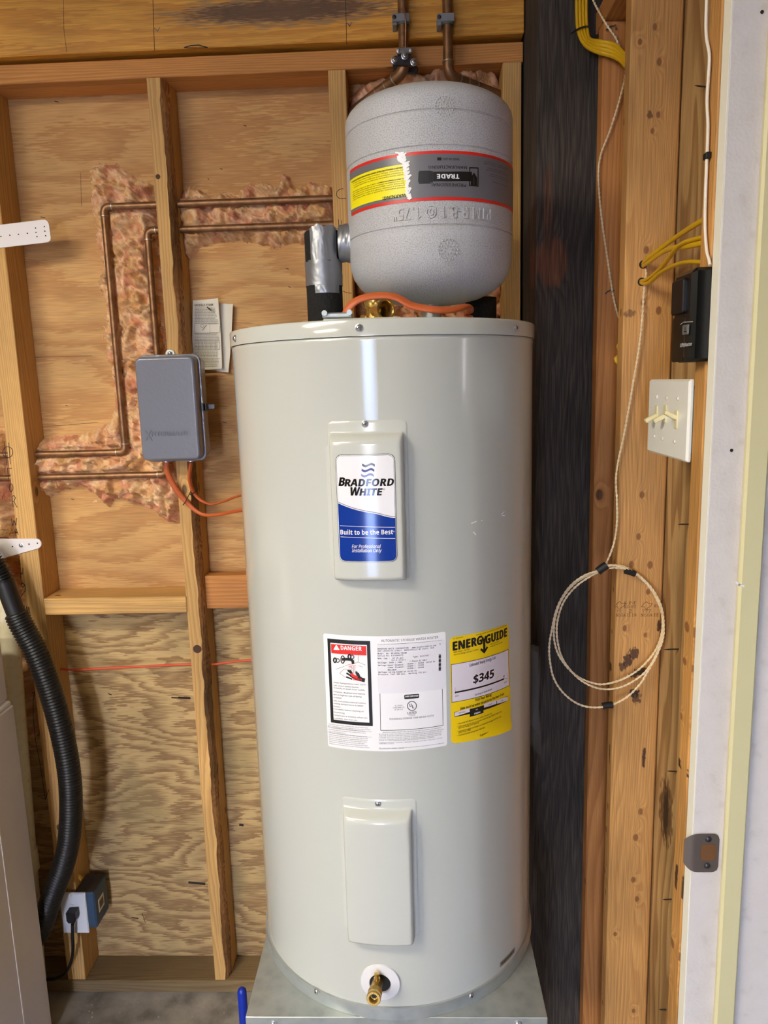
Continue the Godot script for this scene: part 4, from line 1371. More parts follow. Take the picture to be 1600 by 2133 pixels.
	letters(st, s, "Low", k.call(536, 1440), k.call(566, 1432), 3.2, "sans", 0.0012, 0, 0, 0, 4.0)
	letters(st, s, "48 Gallons", k.call(510, 1506), k.call(606, 1482), 3.6, "bold", 0.0012, 0, 0, 0, 4.0)
	part("lettering", st, M.white_print, o)


func drain_valve(parent: Node3D) -> void:
	var c := pc(792.5, 2045, R)
	var n := outward(c)
	var f := facing(c, n)
	var ax := Transform3D(Basis(f.basis.x, n, -Vector3.UP), c)
	var st := mb()
	lathe(st, [Vector2(0.0325, -0.004), Vector2(0.0325, 0.0012), Vector2(0.032, 0.0024), Vector2(0.021, 0.0046), Vector2(0.0178, 0.0046), Vector2(0.017, 0.003), Vector2(0.017, -0.01)], 40, ax)
	var e := part("escutcheon", st, M.plastic_white, parent, "white plastic ring around the drain valve")
	st = mb()
	slab(st, disc(0.017, 24), 0.0004, facing(c + n * 0.0012, n))
	part("opening", st, M.black, e)
	# brass body pointing out and a little to the left
	var tip := pz(778, 2081, 0.305)
	var root := c - n * 0.004 + Vector3(-0.003, 0.004, 0)
	var dir := (tip - root).normalized()
	var len := root.distance_to(tip)
	var b := facing(root, dir)
	var bx := Transform3D(Basis(b.basis.x, dir, -b.basis.y), root)
	st = mb()
	lathe(st, [Vector2(0.0088, 0), Vector2(0.0088, len * 0.55), Vector2(0.0096, len * 0.57), Vector2(0.0096, len * 0.64), Vector2(0.0104, len * 0.66), Vector2(0.0112, len * 0.7), Vector2(0.0105, len * 0.73), Vector2(0.0112, len * 0.76), Vector2(0.0105, len * 0.79), Vector2(0.0112, len * 0.82), Vector2(0.0105, len * 0.85), Vector2(0.0112, len * 0.88), Vector2(0.0112, len * 0.98), Vector2(0.0104, len), Vector2(0.0072, len), Vector2(0.0064, len * 0.97), Vector2(0.0055, len * 0.85), Vector2(0.0, len * 0.84)], 28, bx)
	var v := part("drain_valve", st, M.brass, parent, "brass drain valve")
	st = mb()
	slab(st, disc(0.0046, 6), 0.001, facing(root + dir * (len * 0.845), dir))
	part("bore", st, M.black, v)
	st = mb()
	var up := b.basis.y
	lathe(st, [Vector2(0.0052, 0), Vector2(0.0052, 0.006), Vector2(0.0038, 0.0065), Vector2(0.0038, 0.009), Vector2(0.0044, 0.0095), Vector2(0.0044, 0.0125), Vector2(0, 0.013)], 8, Transform3D(Basis(b.basis.x, up, b.basis.x.cross(up)), root + dir * len * 0.36 + up * 0.006))
	part("stem", st, M.brass, v)


func relief_valve(parent: Node3D) -> void:
	var c := pz(795, 643, 0.09)
	var st := mb()
	var base := Vector3(c.x - 0.012, 1.728, c.z)
	var h := pz(795, 626, 0.09).y - 1.728
	lathe(st, [Vector2(0.012, 0), Vector2(0.017, 0.004), Vector2(0.017, 0.012), Vector2(0.0135, 0.014), Vector2(0.0135, 0.03), Vector2(0.0155, 0.032), Vector2(0.0155, h - 0.008), Vector2(0.017, h - 0.006), Vector2(0.017, h), Vector2(0, h)], 24, Transform3D(Basis.IDENTITY, base))
	var dir := Vector3(0.55, -0.02, 0.83).normalized()
	var o := facing(base + Vector3(0, h - 0.016, 0), dir)
	var bx := Transform3D(Basis(o.basis.x, dir, -o.basis.y), o.origin)
	lathe(st, [Vector2(0.012, 0), Vector2(0.0125, 0.02), Vector2(0.0155, 0.022), Vector2(0.0165, 0.036), Vector2(0.0135, 0.0365), Vector2(0.0118, 0.034), Vector2(0.0112, 0.012), Vector2(0, 0.011)], 24, bx)
	box(st, base + Vector3(-0.022, 0.006, 0.004), base + Vector3(-0.01, 0.02, 0.014), 0.002)
	var v := part("relief_valve", st, M.brass, parent, "brass relief valve on the lid")
	st = mb()
	slab(st, disc(0.0112, 20), 0.0006, facing(o.origin + dir * 0.0115, dir))
	part("bore", st, M.black, v)


func expansion_tank() -> void:
	var t := thing("expansion_tank", "speckled grey foam-jacketed tank standing upside down above the water heater", "tank", Vector3(EX, 1.727, 0))
	var at := Transform3D(Basis.IDENTITY, Vector3(EX, 0, 0))
	var p := [Vector2(0, 1.7695), Vector2(0.03, 1.77), Vector2(0.056, 1.7725), Vector2(0.082, 1.7785), Vector2(0.104, 1.788), Vector2(0.12, 1.8), Vector2(0.1295, 1.814), Vector2(0.1345, 1.83), Vector2(0.1358, 1.85)]
	var groove := func(y: float) -> void:
		p.append_array([Vector2(ER, y - 0.0016), Vector2(ER - 0.0016, y - 0.0004), Vector2(ER - 0.0016, y + 0.0004), Vector2(ER, y + 0.0016)])
	groove.call(1.873)
	p.append(Vector2(ER, 1.903))
	p.append(Vector2(ER, 1.982))
	groove.call(1.9845)
	groove.call(2.034)
	for i in 10:
		var tt := PI / 2 * i / 9.0
		p.append(Vector2(ER - 0.08 + 0.08 * cos(tt), 2.052 + 0.04 * sin(tt)))
	p.append_array([Vector2(0.03, 2.0925), Vector2(0, 2.0925)])
	var st := mb()
	lathe(st, p, 128, at)
	var sh := part("foam_jacket", st, M.eps, t)
	st = mb()
	lathe(st, [Vector2(0.0165, 1.72), Vector2(0.0165, 1.772)], 24, at)
	lathe(st, [Vector2(0.021, 1.7275), Vector2(0.021, 1.737), Vector2(0.0165, 1.737)], 6, at)
	part("pipe_nipple", st, M.galv, t)
	# moulded marks
	var s := on_cyl(ER, EX)
	st = mb()
	for q in [[926, 221, 15.0], [934, 520, 17.0]]:
		var c: Vector2 = s.uv.call(Vector2(q[0], q[1]))
		var rr: float = q[2] * 0.00088
		st.set_smooth_group(-1)
		for ring in [[rr, 18, 0.0013], [rr * 0.72, 12, 0.0011], [rr * 0.4, 7, 0.0011]]:
			for i in ring[1]:
				var a: float = TAU * i / ring[1]
				var u = c + Vector2.from_angle(a) * ring[0]
				var pp: Vector3 = s.pt.call(u.x, u.y, -0.0003)
				var nn := Vector3(pp.x - EX, 0, pp.z).normalized()
				slab(st, disc(ring[2], 8), 0.0016, facing(pp, nn), 0.0007)
	letters(st, s, "PTM R-8.1 @ 1.75\"", Vector2(1022, 433), Vector2(820, 441), -24, "sans", -0.0006, 0.0021, 0.0, 0.0, 1.5)
	part("moulded_mark", st, M.eps, sh)
	tank_band(t)


func tank_band(t: Node3D) -> void:
	var s := on_cyl(ER, EX)
	var k := func(x: float, y: float) -> Vector2: return Vector2(700 + x / 4.1026, 290 + y / 4.1026)
	var a0: float = s.uv.call(Vector2(731, 400)).x
	var a1 := 1.62 * ER
	var y0 := 1.9075
	var y1 := 1.977
	var st := mb()
	patch(st, s, Vector2(a0, y0), Vector2(a1, y1), 0.0005, 0.003, 70, 16)
	var o := part("band_label", st, M.red_print, t, "red-edged grey and yellow paper band")
	st = mb()
	patch(st, s, Vector2(a0, y0 + 0.0045), Vector2(a1, y1 - 0.0045), 0.0008, 0.0, 70, 4)
	part("grey_field", st, M.silver_print, o)
	var aw: float = s.uv.call(k.call(616, 400)).x
	var st2 := mb()
	patch(st2, s, Vector2(a0 + 0.0006, 1.9165), Vector2(aw, 1.9615), 0.0011, 0.003, 40, 14)
	var yw := part("warning_field", st2, M.yellow_print, o)
	st = mb()
	letters(st, s, "WARNING:", k.call(600, 462), k.call(402, 500), -6.6, "bold", 0.0014, 0, 0, 0.4, 2.0)
	var fine := ["Severe explosion, electrical, or water hazard may result if", "product is misused. Install only within local plumbing and", "electrical codes, approved temperature and pressure relief", "Do not exceed the pressure or the temperature stated on the", "1. Don't install unless the tank is full. It is the installer's job", "to check before water enters.", "Water Heater Expansion Tank must be supported and it must", "A maximum temperature of 200 degrees F. The tank must not", "be used over 150 psi. Failure to follow these instructions can", "result in injury, death, or property damage from the leak."]
	for i in fine.size():
		var y := 440.0 - i * 18.0
		letters(st, s, fine[i], k.call(590 - i * 2, y - 18), k.call(590 - i * 2 - (440 - i * 2) * minf(1.0, fine[i].length() / 58.0), y - 18 + 86 * minf(1.0, fine[i].length() / 58.0)), -2.5, "sans", 0.0014, 0, 0, 0, 8.0)
	letters(st, s, "SPECIFIC EXPANSION TANK SAFETY WARNINGS AND INSTALLATION", k.call(578, 246), k.call(140, 356), -2.6, "bold", 0.0014, 0, 0, 0, 8.0)
	part("lettering", st, M.ink, yw)
	st = mb()
	letters(st, s, "PROFESSIONAL", k.call(1108, 378), k.call(806, 384), -6.4, "sans", 0.0011, 0, 0, 0.4, 2.0)
	letters(st, s, "MANUFACTURING", k.call(1116, 234), k.call(790, 230), -6.0, "sans", 0.0011, 0, 0, 0.4, 2.0)
	letters(st, s, "MADE IN USA", k.call(1050, 162), k.call(916, 164), -4.4, "sans", 0.0011, 0, 0, 0.1, 3.0)
	rect_px(st, s, k.call(864, 158), k.call(900, 182), 0.0011, 0.0, 4, 1)
	for i in 8:
		var y := 180.0 + i * 10.5
		letters(st, s, ["Limited warranty to the", "original owner of this tank", "against defects in material", "CONTACT YOUR PLUMBER", "FOR SERVICE AND PARTS", "Keep this label in place", "Do not paint over this tank", "Model and serial below"][i], k.call(1462, y + 40 * (i % 2) + i * 14), k.call(1245 + 12 * i, y - 14 + 40 * (i % 2) + i * 14), -2.0, "sans", 0.0011, 0, 0, 0, 8.0)
	# the hammer
	stroke(st, s, [k.call(780, 322), k.call(960, 320), k.call(1140, 320)], 0.0135, 0.0011)
	stroke(st, s, [k.call(742, 327), k.call(775, 326)], 0.0182, 0.0011)
	stroke(st, s, [k.call(772, 326), k.call(800, 324)], 0.016, 0.0011)
	stroke(st, s, [k.call(728, 327), k.call(745, 327)], 0.014, 0.0011)
	stroke(st, s, [k.call(1140, 246), k.call(1210, 248), k.call(1210, 402), k.call(1138, 396), k.call(1140, 246)], 0.0017, 0.0012)
	for i in 5:
		var w := 40.0 - i * 7.0
		stroke(st, s, [k.call(1176 - w * 0.55, 390), k.call(1176 - w * 0.5, 330 - i * 2), k.call(1176, 296 + i * 3), k.call(1176 + w * 0.5, 330 - i * 2), k.call(1176 + w * 0.55, 390)], 0.0022, 0.0011)
	part("lettering", st, M.ink, o)
	st = mb()
	letters(st, s, "TRADE", k.call(1050, 298), k.call(862, 304), -9.2, "bold", 0.0014, 0, 0, 0.6, 2.0)
	part("lettering", st, M.white_print, o)
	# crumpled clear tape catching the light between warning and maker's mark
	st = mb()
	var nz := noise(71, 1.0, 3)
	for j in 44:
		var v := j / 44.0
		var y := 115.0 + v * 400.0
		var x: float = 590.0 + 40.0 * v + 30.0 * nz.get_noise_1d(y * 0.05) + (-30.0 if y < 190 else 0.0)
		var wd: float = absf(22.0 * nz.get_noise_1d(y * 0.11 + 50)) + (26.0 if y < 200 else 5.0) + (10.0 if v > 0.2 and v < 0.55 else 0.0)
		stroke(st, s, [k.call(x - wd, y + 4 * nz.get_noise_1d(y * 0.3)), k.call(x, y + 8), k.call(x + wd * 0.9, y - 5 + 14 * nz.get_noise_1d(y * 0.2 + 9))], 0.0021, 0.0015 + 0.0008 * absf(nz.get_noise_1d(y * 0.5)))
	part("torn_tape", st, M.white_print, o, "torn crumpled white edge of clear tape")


func insulated_pipe() -> void:
	var c := Vector3(-0.096, 1.7275, 0)
	var t := thing("insulated_pipe", "black foam-sleeved pipe with silver duct tape left of the grey tank", "pipe", c)
	var st := mb()
	var id := Transform3D(Basis.IDENTITY, Vector3(c.x, 0, c.z))
	lathe(st, [Vector2(0.0305, 1.73), Vector2(0.0305, 1.892), Vector2(0.029, 1.8945), Vector2(0.012, 1.895), Vector2(0.012, 1.88)], 40, id, 4, 20)
	part("foam_sleeve", st, M.foam, t)
	st = mb()
	lathe(st, [Vector2(0.0125, 1.72), Vector2(0.0125, 1.885), Vector2(0, 1.885)], 20, id)
	part("pipe", st, M.copper, t)
	var s := on_cyl(0.0312, c.x)
	# wrapped strip, and the two strips running up under and over it
	for b in [[-3.2, 3.05, 1.806, 1.846, 0.0006], [-0.62, 0.92, 1.845, 1.9, 0.0003], [-0.42, 1.02, 1.7925, 1.8075, 0.0003]]:
		st = mb()
		var nz := noise(int(b[2] * 900), 1.0, 2)
		grid(st, 46, 12, func(u: float, v: float) -> Vector3:
			var a: float = lerpf(b[0], b[1], u)
			var y: float = lerpf(b[2], b[3] + 0.004 * nz.get_noise_1d(a * 2.0), v)
			var k := 0.0006 * nz.get_noise_2d(a * 3.0, y * 60.0)
			var r: float = 0.031 + b[4] + k
			return Vector3(c.x + sin(a) * r, y, c.z + cos(a) * r))
		part("duct_tape", st, M.duct_tape, t)
	# taped branch to the tank
	st = mb()
	var nz2 := noise(83, 1.0, 2)
	grid(st, 24, 30, func(u: float, v: float) -> Vector3:
		var x := lerpf(-0.068, -0.046, u)
		var a := TAU * v
		var r := lerpf(0.03, 0.0335, u) + 0.0022 * nz2.get_noise_2d(a * 2.0, x * 90.0)
		return Vector3(x, 1.8735 + cos(a) * r * 0.95, 0.006 + sin(a) * r * 0.75))
	part("taped_branch", st, M.duct_tape, t, "branch wrapped in silver duct tape")
	# second sleeve, seen low behind the tank on its right
	var c2 := pz(1002, 640, -0.11)
	var t2 := thing("insulated_pipe", "black foam-sleeved pipe low behind the grey tank on its right", "pipe", Vector3(c2.x, 1.727, c2.z))
	st = mb()
	lathe(st, [Vector2(0.0285, 1.727), Vector2(0.0285, 1.79), Vector2(0.01, 1.792)], 32, Transform3D(Basis.IDENTITY, Vector3(c2.x, 0, c2.z)), 4, 20)
	part("foam_sleeve", st, M.foam, t2)


# polyline with its corners rounded off
func rounded(pts: Array, rad: float, n := 8) -> Array:
	var out := [pts[0]]
	for k in range(1, pts.size() - 1):
		var p: Vector3 = pts[k]
		var a := p + ((pts[k - 1] as Vector3) - p).normalized() * rad
		var b := p + ((pts[k + 1] as Vector3) - p).normalized() * rad
		for i in n + 1:
			var t := float(i) / n
			out.append(a.lerp(p, t).lerp(p.lerp(b, t), t))
	out.append(pts[-1])
	return out

func elbow(parent: Node3D, a: Vector3, p: Vector3, b: Vector3, r: float) -> void:
	var pa := p + (a - p).normalized() * r * 2.6
	var pb := p + (b - p).normalized() * r * 2.6
	var st := mb()
	tube(st, rounded([pa, p, pb], r * 1.9), r * 1.13, 16)
	var e := part("elbow", st, M.copper, parent)
	for q in [[pa, a], [pb, b]]:
		st = mb()
		var d := ((q[1] as Vector3) - (q[0] as Vector3)).normalized()
		tube(st, [(q[0] as Vector3) - d * 0.0012, (q[0] as Vector3) + d * 0.0012], r * 1.19, 16)
		part("solder_ring", st, M.solder, e)


# torn mineral wool: a lumpy sheet rising from the plywood inside a ragged outline; carve holds it down along pipes
func wool(label: String, outline: Array, z0: float, height: float, sd: int, step: float, carve: Array, tone := 0.0) -> void:
	var poly := PackedVector2Array()
	for q in outline:
		var p := pz(q[0], q[1], z0 + 0.01)
		poly.append(Vector2(p.x, p.y))
	var lo := poly[0]
	var hi := poly[0]
	for p in poly:
		lo = lo.min(p)
		hi = hi.max(p)
	lo -= Vector2.ONE * 0.012
	hi += Vector2.ONE * 0.012
	var nx := int((hi.x - lo.x) / step)
	var ny := int((hi.y - lo.y) / step)
	var n1 := noise(sd, 1.0, 3)
	var n2 := noise(sd + 3, 1.0, 4)
	var n3 := noise(sd + 5, 1.0, 3)
	n2.fractal_type = FastNoiseLite.FRACTAL_RIDGED
	var hs := PackedFloat32Array()
	hs.resize((nx + 1) * (ny + 1))
	var np := poly.size()
	for j in ny + 1:
		for i in nx + 1:
			var p := lo + Vector2(i, j) * step
			var d2 := 1e9
			for k in np:
				var c := Geometry2D.get_closest_point_to_segment(p, poly[k], poly[(k + 1) % np])
				d2 = minf(d2, c.distance_squared_to(p))
			var d := sqrt(d2) * (1.0 if Geometry2D.is_point_in_polygon(p, poly) else -1.0)
			d += 0.005 * n1.get_noise_2d(p.x * 60.0, p.y * 60.0) + 0.004 * n1.get_noise_2d(p.x * 140.0, p.y * 140.0)
			var h := -0.004
			if d > 0.0:
				var wx := p.x + 0.03 * n1.get_noise_2d(p.x * 14.0 + 5.0, p.y * 14.0)
				var wy := p.y + 0.03 * n1.get_noise_2d(p.x * 14.0, p.y * 14.0 + 9.0)
				var lump := 0.5 + 0.5 * n1.get_noise_2d(wx * 20.0, wy * 20.0)
				var ridge := n2.get_noise_2d(wx * 14.0, wy * 16.0)
				h = height * (1.0 - exp(-d / 0.014)) * (0.36 + 0.5 * lump + 0.52 * ridge) + 0.0035 * n3.get_noise_2d(wx * 60.0, wy * 60.0)
				h = maxf(h, 0.001)
				for c in carve:
					var a: Vector2 = c[0]
					var b: Vector2 = c[1]
					var dd := Geometry2D.get_closest_point_to_segment(p, a, b).distance_to(p)
					if dd < 0.026:
						h = minf(h, lerpf(0.034, 0.075, smoothstep(0.007, 0.026, dd)))
			hs[j * (nx + 1) + i] = h
	var hue := func(u: float, v: float) -> Color:
		var p := lo + Vector2(u * nx, v * ny) * step
		var wx := p.x + 0.03 * n1.get_noise_2d(p.x * 14.0 + 5.0, p.y * 14.0)
		var wy := p.y + 0.03 * n1.get_noise_2d(p.x * 14.0, p.y * 14.0 + 9.0)
		var a := n3.get_noise_2d(wx * 16.0 + 3.0, wy * 16.0)
		var b := n2.get_noise_2d(wx * 14.0 + 9.0, wy * 14.0)
		var f := n3.get_noise_2d(wx * 170.0, wy * 70.0)
		var c := Color(0.81, 0.62, 0.4).lerp(Color(0.79, 0.535, 0.4), smoothstep(-0.25, 0.3, a + tone))
		c = c.lerp(Color(0.93, 0.81, 0.64), smoothstep(0.0, 0.75, b + 0.2 * f) * 0.7)
		c = c.lerp(Color(0.68, 0.5, 0.36), smoothstep(0.2, 0.6, -a - 0.3 * f) * 0.5)
		c = c * (1.0 + 0.07 * f)
		return c.srgb_to_linear()
	var st := mb()
	grid(st, nx, ny, func(u: float, v: float) -> Vector3:
		var i := int(round(u * nx))
		var j := int(round(v * ny))
		var p := lo + Vector2(i, j) * step
		return Vector3(p.x, p.y, z0 + hs[j * (nx + 1) + i]), false, (hi.x - lo.x) * 8.0, (hi.y - lo.y) * 8.0, hue)
	# loose strands along the surface
	var rn := RandomNumberGenerator.new()
	rn.seed = sd
	for k in 260:
		var i := rn.randi_range(2, nx - 2)
		var j := rn.randi_range(2, ny - 2)
		var h := hs[j * (nx + 1) + i]
		if h < 0.008:
			continue
		var p := Vector3(lo.x + i * step, lo.y + j * step, z0 + h - 0.001)
		var dr := Vector3(rn.randf_range(-1, 1), rn.randf_range(-1, 1), rn.randf_range(0.0, 0.4)).normalized() * rn.randf_range(0.008, 0.02)
		st.set_color(Color(0.9, 0.72, 0.55).srgb_to_linear())
		tube(st, [p, p + dr * 0.5 + Vector3(0, 0, 0.003), p + dr], 0.0004, 3)
	solo("insulation_batt", label, "insulation", st, M.insulation, "")


func insulation_batts() -> void:
	var pipe := func(q: Array) -> Array:
		var out := []
		for k in q.size() - 1:
			var a := pz(q[k][0], q[k][1], -0.508)
			var b := pz(q[k + 1][0], q[k + 1][1], -0.508)
			out.append([Vector2(a.x, a.y), Vector2(b.x, b.y)])
		return out
	var cl: Array = pipe.call([[335, 427], [216, 435], [262, 938], [48, 947]]) + pipe.call([[345, 477], [307, 490], [330, 735], [356, 985], [48, 998]])
	var cr: Array = pipe.call([[692, 412], [360, 424]]) + pipe.call([[692, 466], [360, 474]])
	wool("pink and tan fibreglass wool packed behind the copper pipes, left of the bark-edged stud", [[187, 350], [200, 338], [240, 341], [275, 366], [316, 384], [322, 420], [330, 500], [345, 640], [356, 790], [370, 960], [374, 1092], [345, 1086], [318, 1062], [270, 1046], [238, 1036], [226, 1060], [200, 1032], [165, 1012], [130, 1022], [92, 1042], [66, 1024], [50, 1010], [46, 960], [58, 924], [110, 910], [160, 906], [205, 893], [232, 876], [240, 836], [232, 770], [213, 700], [222, 640], [203, 590], [214, 556], [205, 520], [190, 430]], ZP, 0.062, 11, 0.0036, cl)
	wool("pink and tan fibreglass wool tucked around two straight copper pipes, right of the bark-edged stud", [[368, 412], [382, 398], [398, 384], [428, 402], [440, 410], [468, 397], [492, 409], [512, 385], [548, 377], [572, 385], [590, 357], [604, 370], [616, 390], [648, 377], [664, 386], [690, 384], [699, 420], [702, 500], [676, 496], [640, 508], [600, 505], [575, 516], [545, 511], [500, 500], [440, 506], [412, 518], [396, 540], [382, 532], [374, 490]], ZP, 0.058, 23, 0.0036, cr)
	wool("pinkish fibreglass wool in the stud bay behind the grey foam-jacketed tank", [[724, 218], [742, 188], [770, 170], [800, 156], [836, 146], [870, 124], [905, 116], [930, 120], [985, 126], [1012, 142], [1040, 160], [1048, 196], [1052, 640], [1052, 700], [744, 700], [735, 420]], ZP, 0.075, 37, 0.006, [], 0.15)
	wool("tan fibreglass wool in the bay left of the stud with marker writing", [[-60, 880], [6, 895], [16, 960], [30, 1100], [44, 1250], [62, 1330], [84, 1510], [70, 1545], [30, 1545], [-20, 1500], [-60, 1300]], ZP, 0.075, 51, 0.006, [], -0.15)


func copper_pipes() -> void:
	var z := -0.508
	var r := 0.008
	var pp := func(x: float, y: float) -> Vector3: return pz(x, y, z)
	var t := thing("copper_pipe", "upper copper pipe turning down and then left through the wool", "pipe", pz(48, 947, z))
	var a := [pp.call(760, 409), pp.call(216, 433), pp.call(262, 942), pp.call(-30, 951)]
	a[1].y = (a[0].y + a[1].y) * 0.5
	a[0].y = a[1].y
	a[2].x = a[1].x
	a[3].y = a[2].y
	var st := mb()
	tube(st, rounded(a, 0.013), r, 16)
	part("pipe", st, M.copper, t)
	elbow(t, a[0], a[1], a[2], r)
	elbow(t, a[1], a[2], a[3], r)
	var t2 := thing("copper_pipe", "lower copper pipe turning down behind the grey timer box and then left", "pipe", pz(48, 998, z))
	var b := [pp.call(760, 463), pp.call(307, 482), pp.call(357, 988), pp.call(-30, 1001)]
	b[1].y = (b[0].y + b[1].y) * 0.5
	b[0].y = b[1].y
	b[2].x = b[1].x
	b[3].y = b[2].y
	st = mb()
	tube(st, rounded(b, 0.013), r, 16)
	part("pipe", st, M.copper, t2)
	elbow(t2, b[0], b[1], b[2], r)
	elbow(t2, b[1], b[2], b[3], r)


func top_pipes() -> void:
	var z := -0.428
	var r := 0.0108
	var specs := [
		["copper riser pipe wired to a ground clamp, left of the two above the grey tank", [838, -40, 842, 150], [800, 182, -0.45], [735, 232, -0.5]],
		["plain copper riser pipe, right of the two above the grey tank", [928, -40, 934, 158], [985, 172, -0.45], [1060, 205, -0.52]]]
	for k in 2:
		var q: Array = specs[k][1]
		var lo := pz(q[2], q[3], z)
		var hi := Vector3(lo.x, 2.66, lo.z)
		var t := thing("copper_pipe", specs[k][0], "pipe", lo)
		var m1 := pz(specs[k][2][0], specs[k][2][1], specs[k][2][2])
		var m2 := pz(specs[k][3][0], specs[k][3][1], specs[k][3][2])
		m2 = m1 + (m2 - m1).normalized() * 0.13
		var dir := (m2 - lo).normalized()
		m2 = lo + dir * 0.2
		var st := mb()
		tube(st, rounded([hi, lo, m2], 0.022, 10), r, 18)
		part("pipe", st, M.copper, t)
		elbow(t, hi, lo, m2, r)
		for d in [0.05, 0.075]:
			st = mb()
			tube(st, [lo + dir * d, lo + dir * (d + 0.0016)], r * 1.08, 16)
			part("solder_ring", st, M.solder, t)
		# plastic clip holding the pipe off the beam
		var c := pz(838 if k == 0 else 928, 42, z)
		c = Vector3(lo.x, c.y, z)
		var cl := thing("pipe_clip", "grey clip holding the %s copper riser to the beam" % ["left", "right"][k], "clip", c)
		st = mb()
		box(st, c + Vector3(-0.023, -0.008, r * 0.2), c + Vector3(0.014, 0.008, r + 0.004), 0.0015)
		box(st, c + Vector3(0.0105, -0.008, -0.024), c + Vector3(0.014, 0.008, r + 0.003), 0.001)
		box(st, c + Vector3(-0.023, -0.013, -0.024), c + Vector3(-0.0125, 0.008, r * 0.9), 0.0015)
		part("strap", st, mat(Color(0.52, 0.53, 0.54), 0.5, 0.2), cl)
		st = mb()
		lathe(st, [Vector2(r + 0.001, -0.011), Vector2(r + 0.0022, -0.011), Vector2(r + 0.0022, 0.004), Vector2(r + 0.001, 0.004)], 18, Transform3D(Basis.IDENTITY, c))
		part("collar", st, mat(Color(0.33, 0.4, 0.37), 0.6), cl)
		screw(cl, c + Vector3(-0.0185, 0.0, r + 0.004), Vector3.BACK, 0.0036, M.dark_steel, 1)
	# ground clamp on the left riser and its bare wire
	var p := pz(844, 128, z)
	p.x = pz(842, 150, z).x
	var g := thing("ground_clamp", "cast ground clamp with slotted screws on the left copper riser", "clamp", p)
	var st := mb()
	slab(st, round_rect(0.05, 0.018, 0.008), 0.009, Transform3D(Basis.from_euler(Vector3(0, 0.12, -0.06)), p + Vector3(-0.001, -0.005, r - 0.001)), 0.002)
	slab(st, round_rect(0.056, 0.018, 0.008), 0.008, Transform3D(Basis.from_euler(Vector3(0, 0.12, -0.1)), p + Vector3(0.002, -0.009, -r - 0.008)), 0.002)
	part("jaw", st, M.dark_steel, g)
	st = mb()
	slab(st, round_rect(0.034, 0.013, 0.005), 0.012, Transform3D(Basis.from_euler(Vector3(0, 0, 0.0)), p + Vector3(0.002, 0.013, r)), 0.002)
	part("wire_lug", st, mat(Color(0.55, 0.55, 0.55), 0.35, 0.8), g)
	for q in [Vector3(-0.02, -0.004, r + 0.008), Vector3(0.021, -0.009, r + 0.007), Vector3(0.002, 0.002, r + 0.012)]:
		screw(g, p + q, Vector3(0.15, -0.1, 1), 0.0062, M.steel, 1)
	for q in [Vector3(-0.011, 0.013, r + 0.012), Vector3(0.0155, 0.013, r + 0.012)]:
		screw(g, p + q, Vector3(0.1, -0.1, 1), 0.0034, M.steel, 1)
	st = mb()
	var top := pz(843, -30, -0.408)
	tube(st, curve([Vector3(top.x - 0.002, top.y, -0.405), pz(841, 12, -0.404), pz(845, 40, -0.4), pz(845, 75, -0.406), pz(845, 105, -0.408), pz(843, 122, -0.41)]), 0.0016, 8)
	solo("ground_wire", "thin bare copper wire running up from the ground clamp", "wire", st, mat(Color(0.62, 0.45, 0.34), 0.35, 0.8))


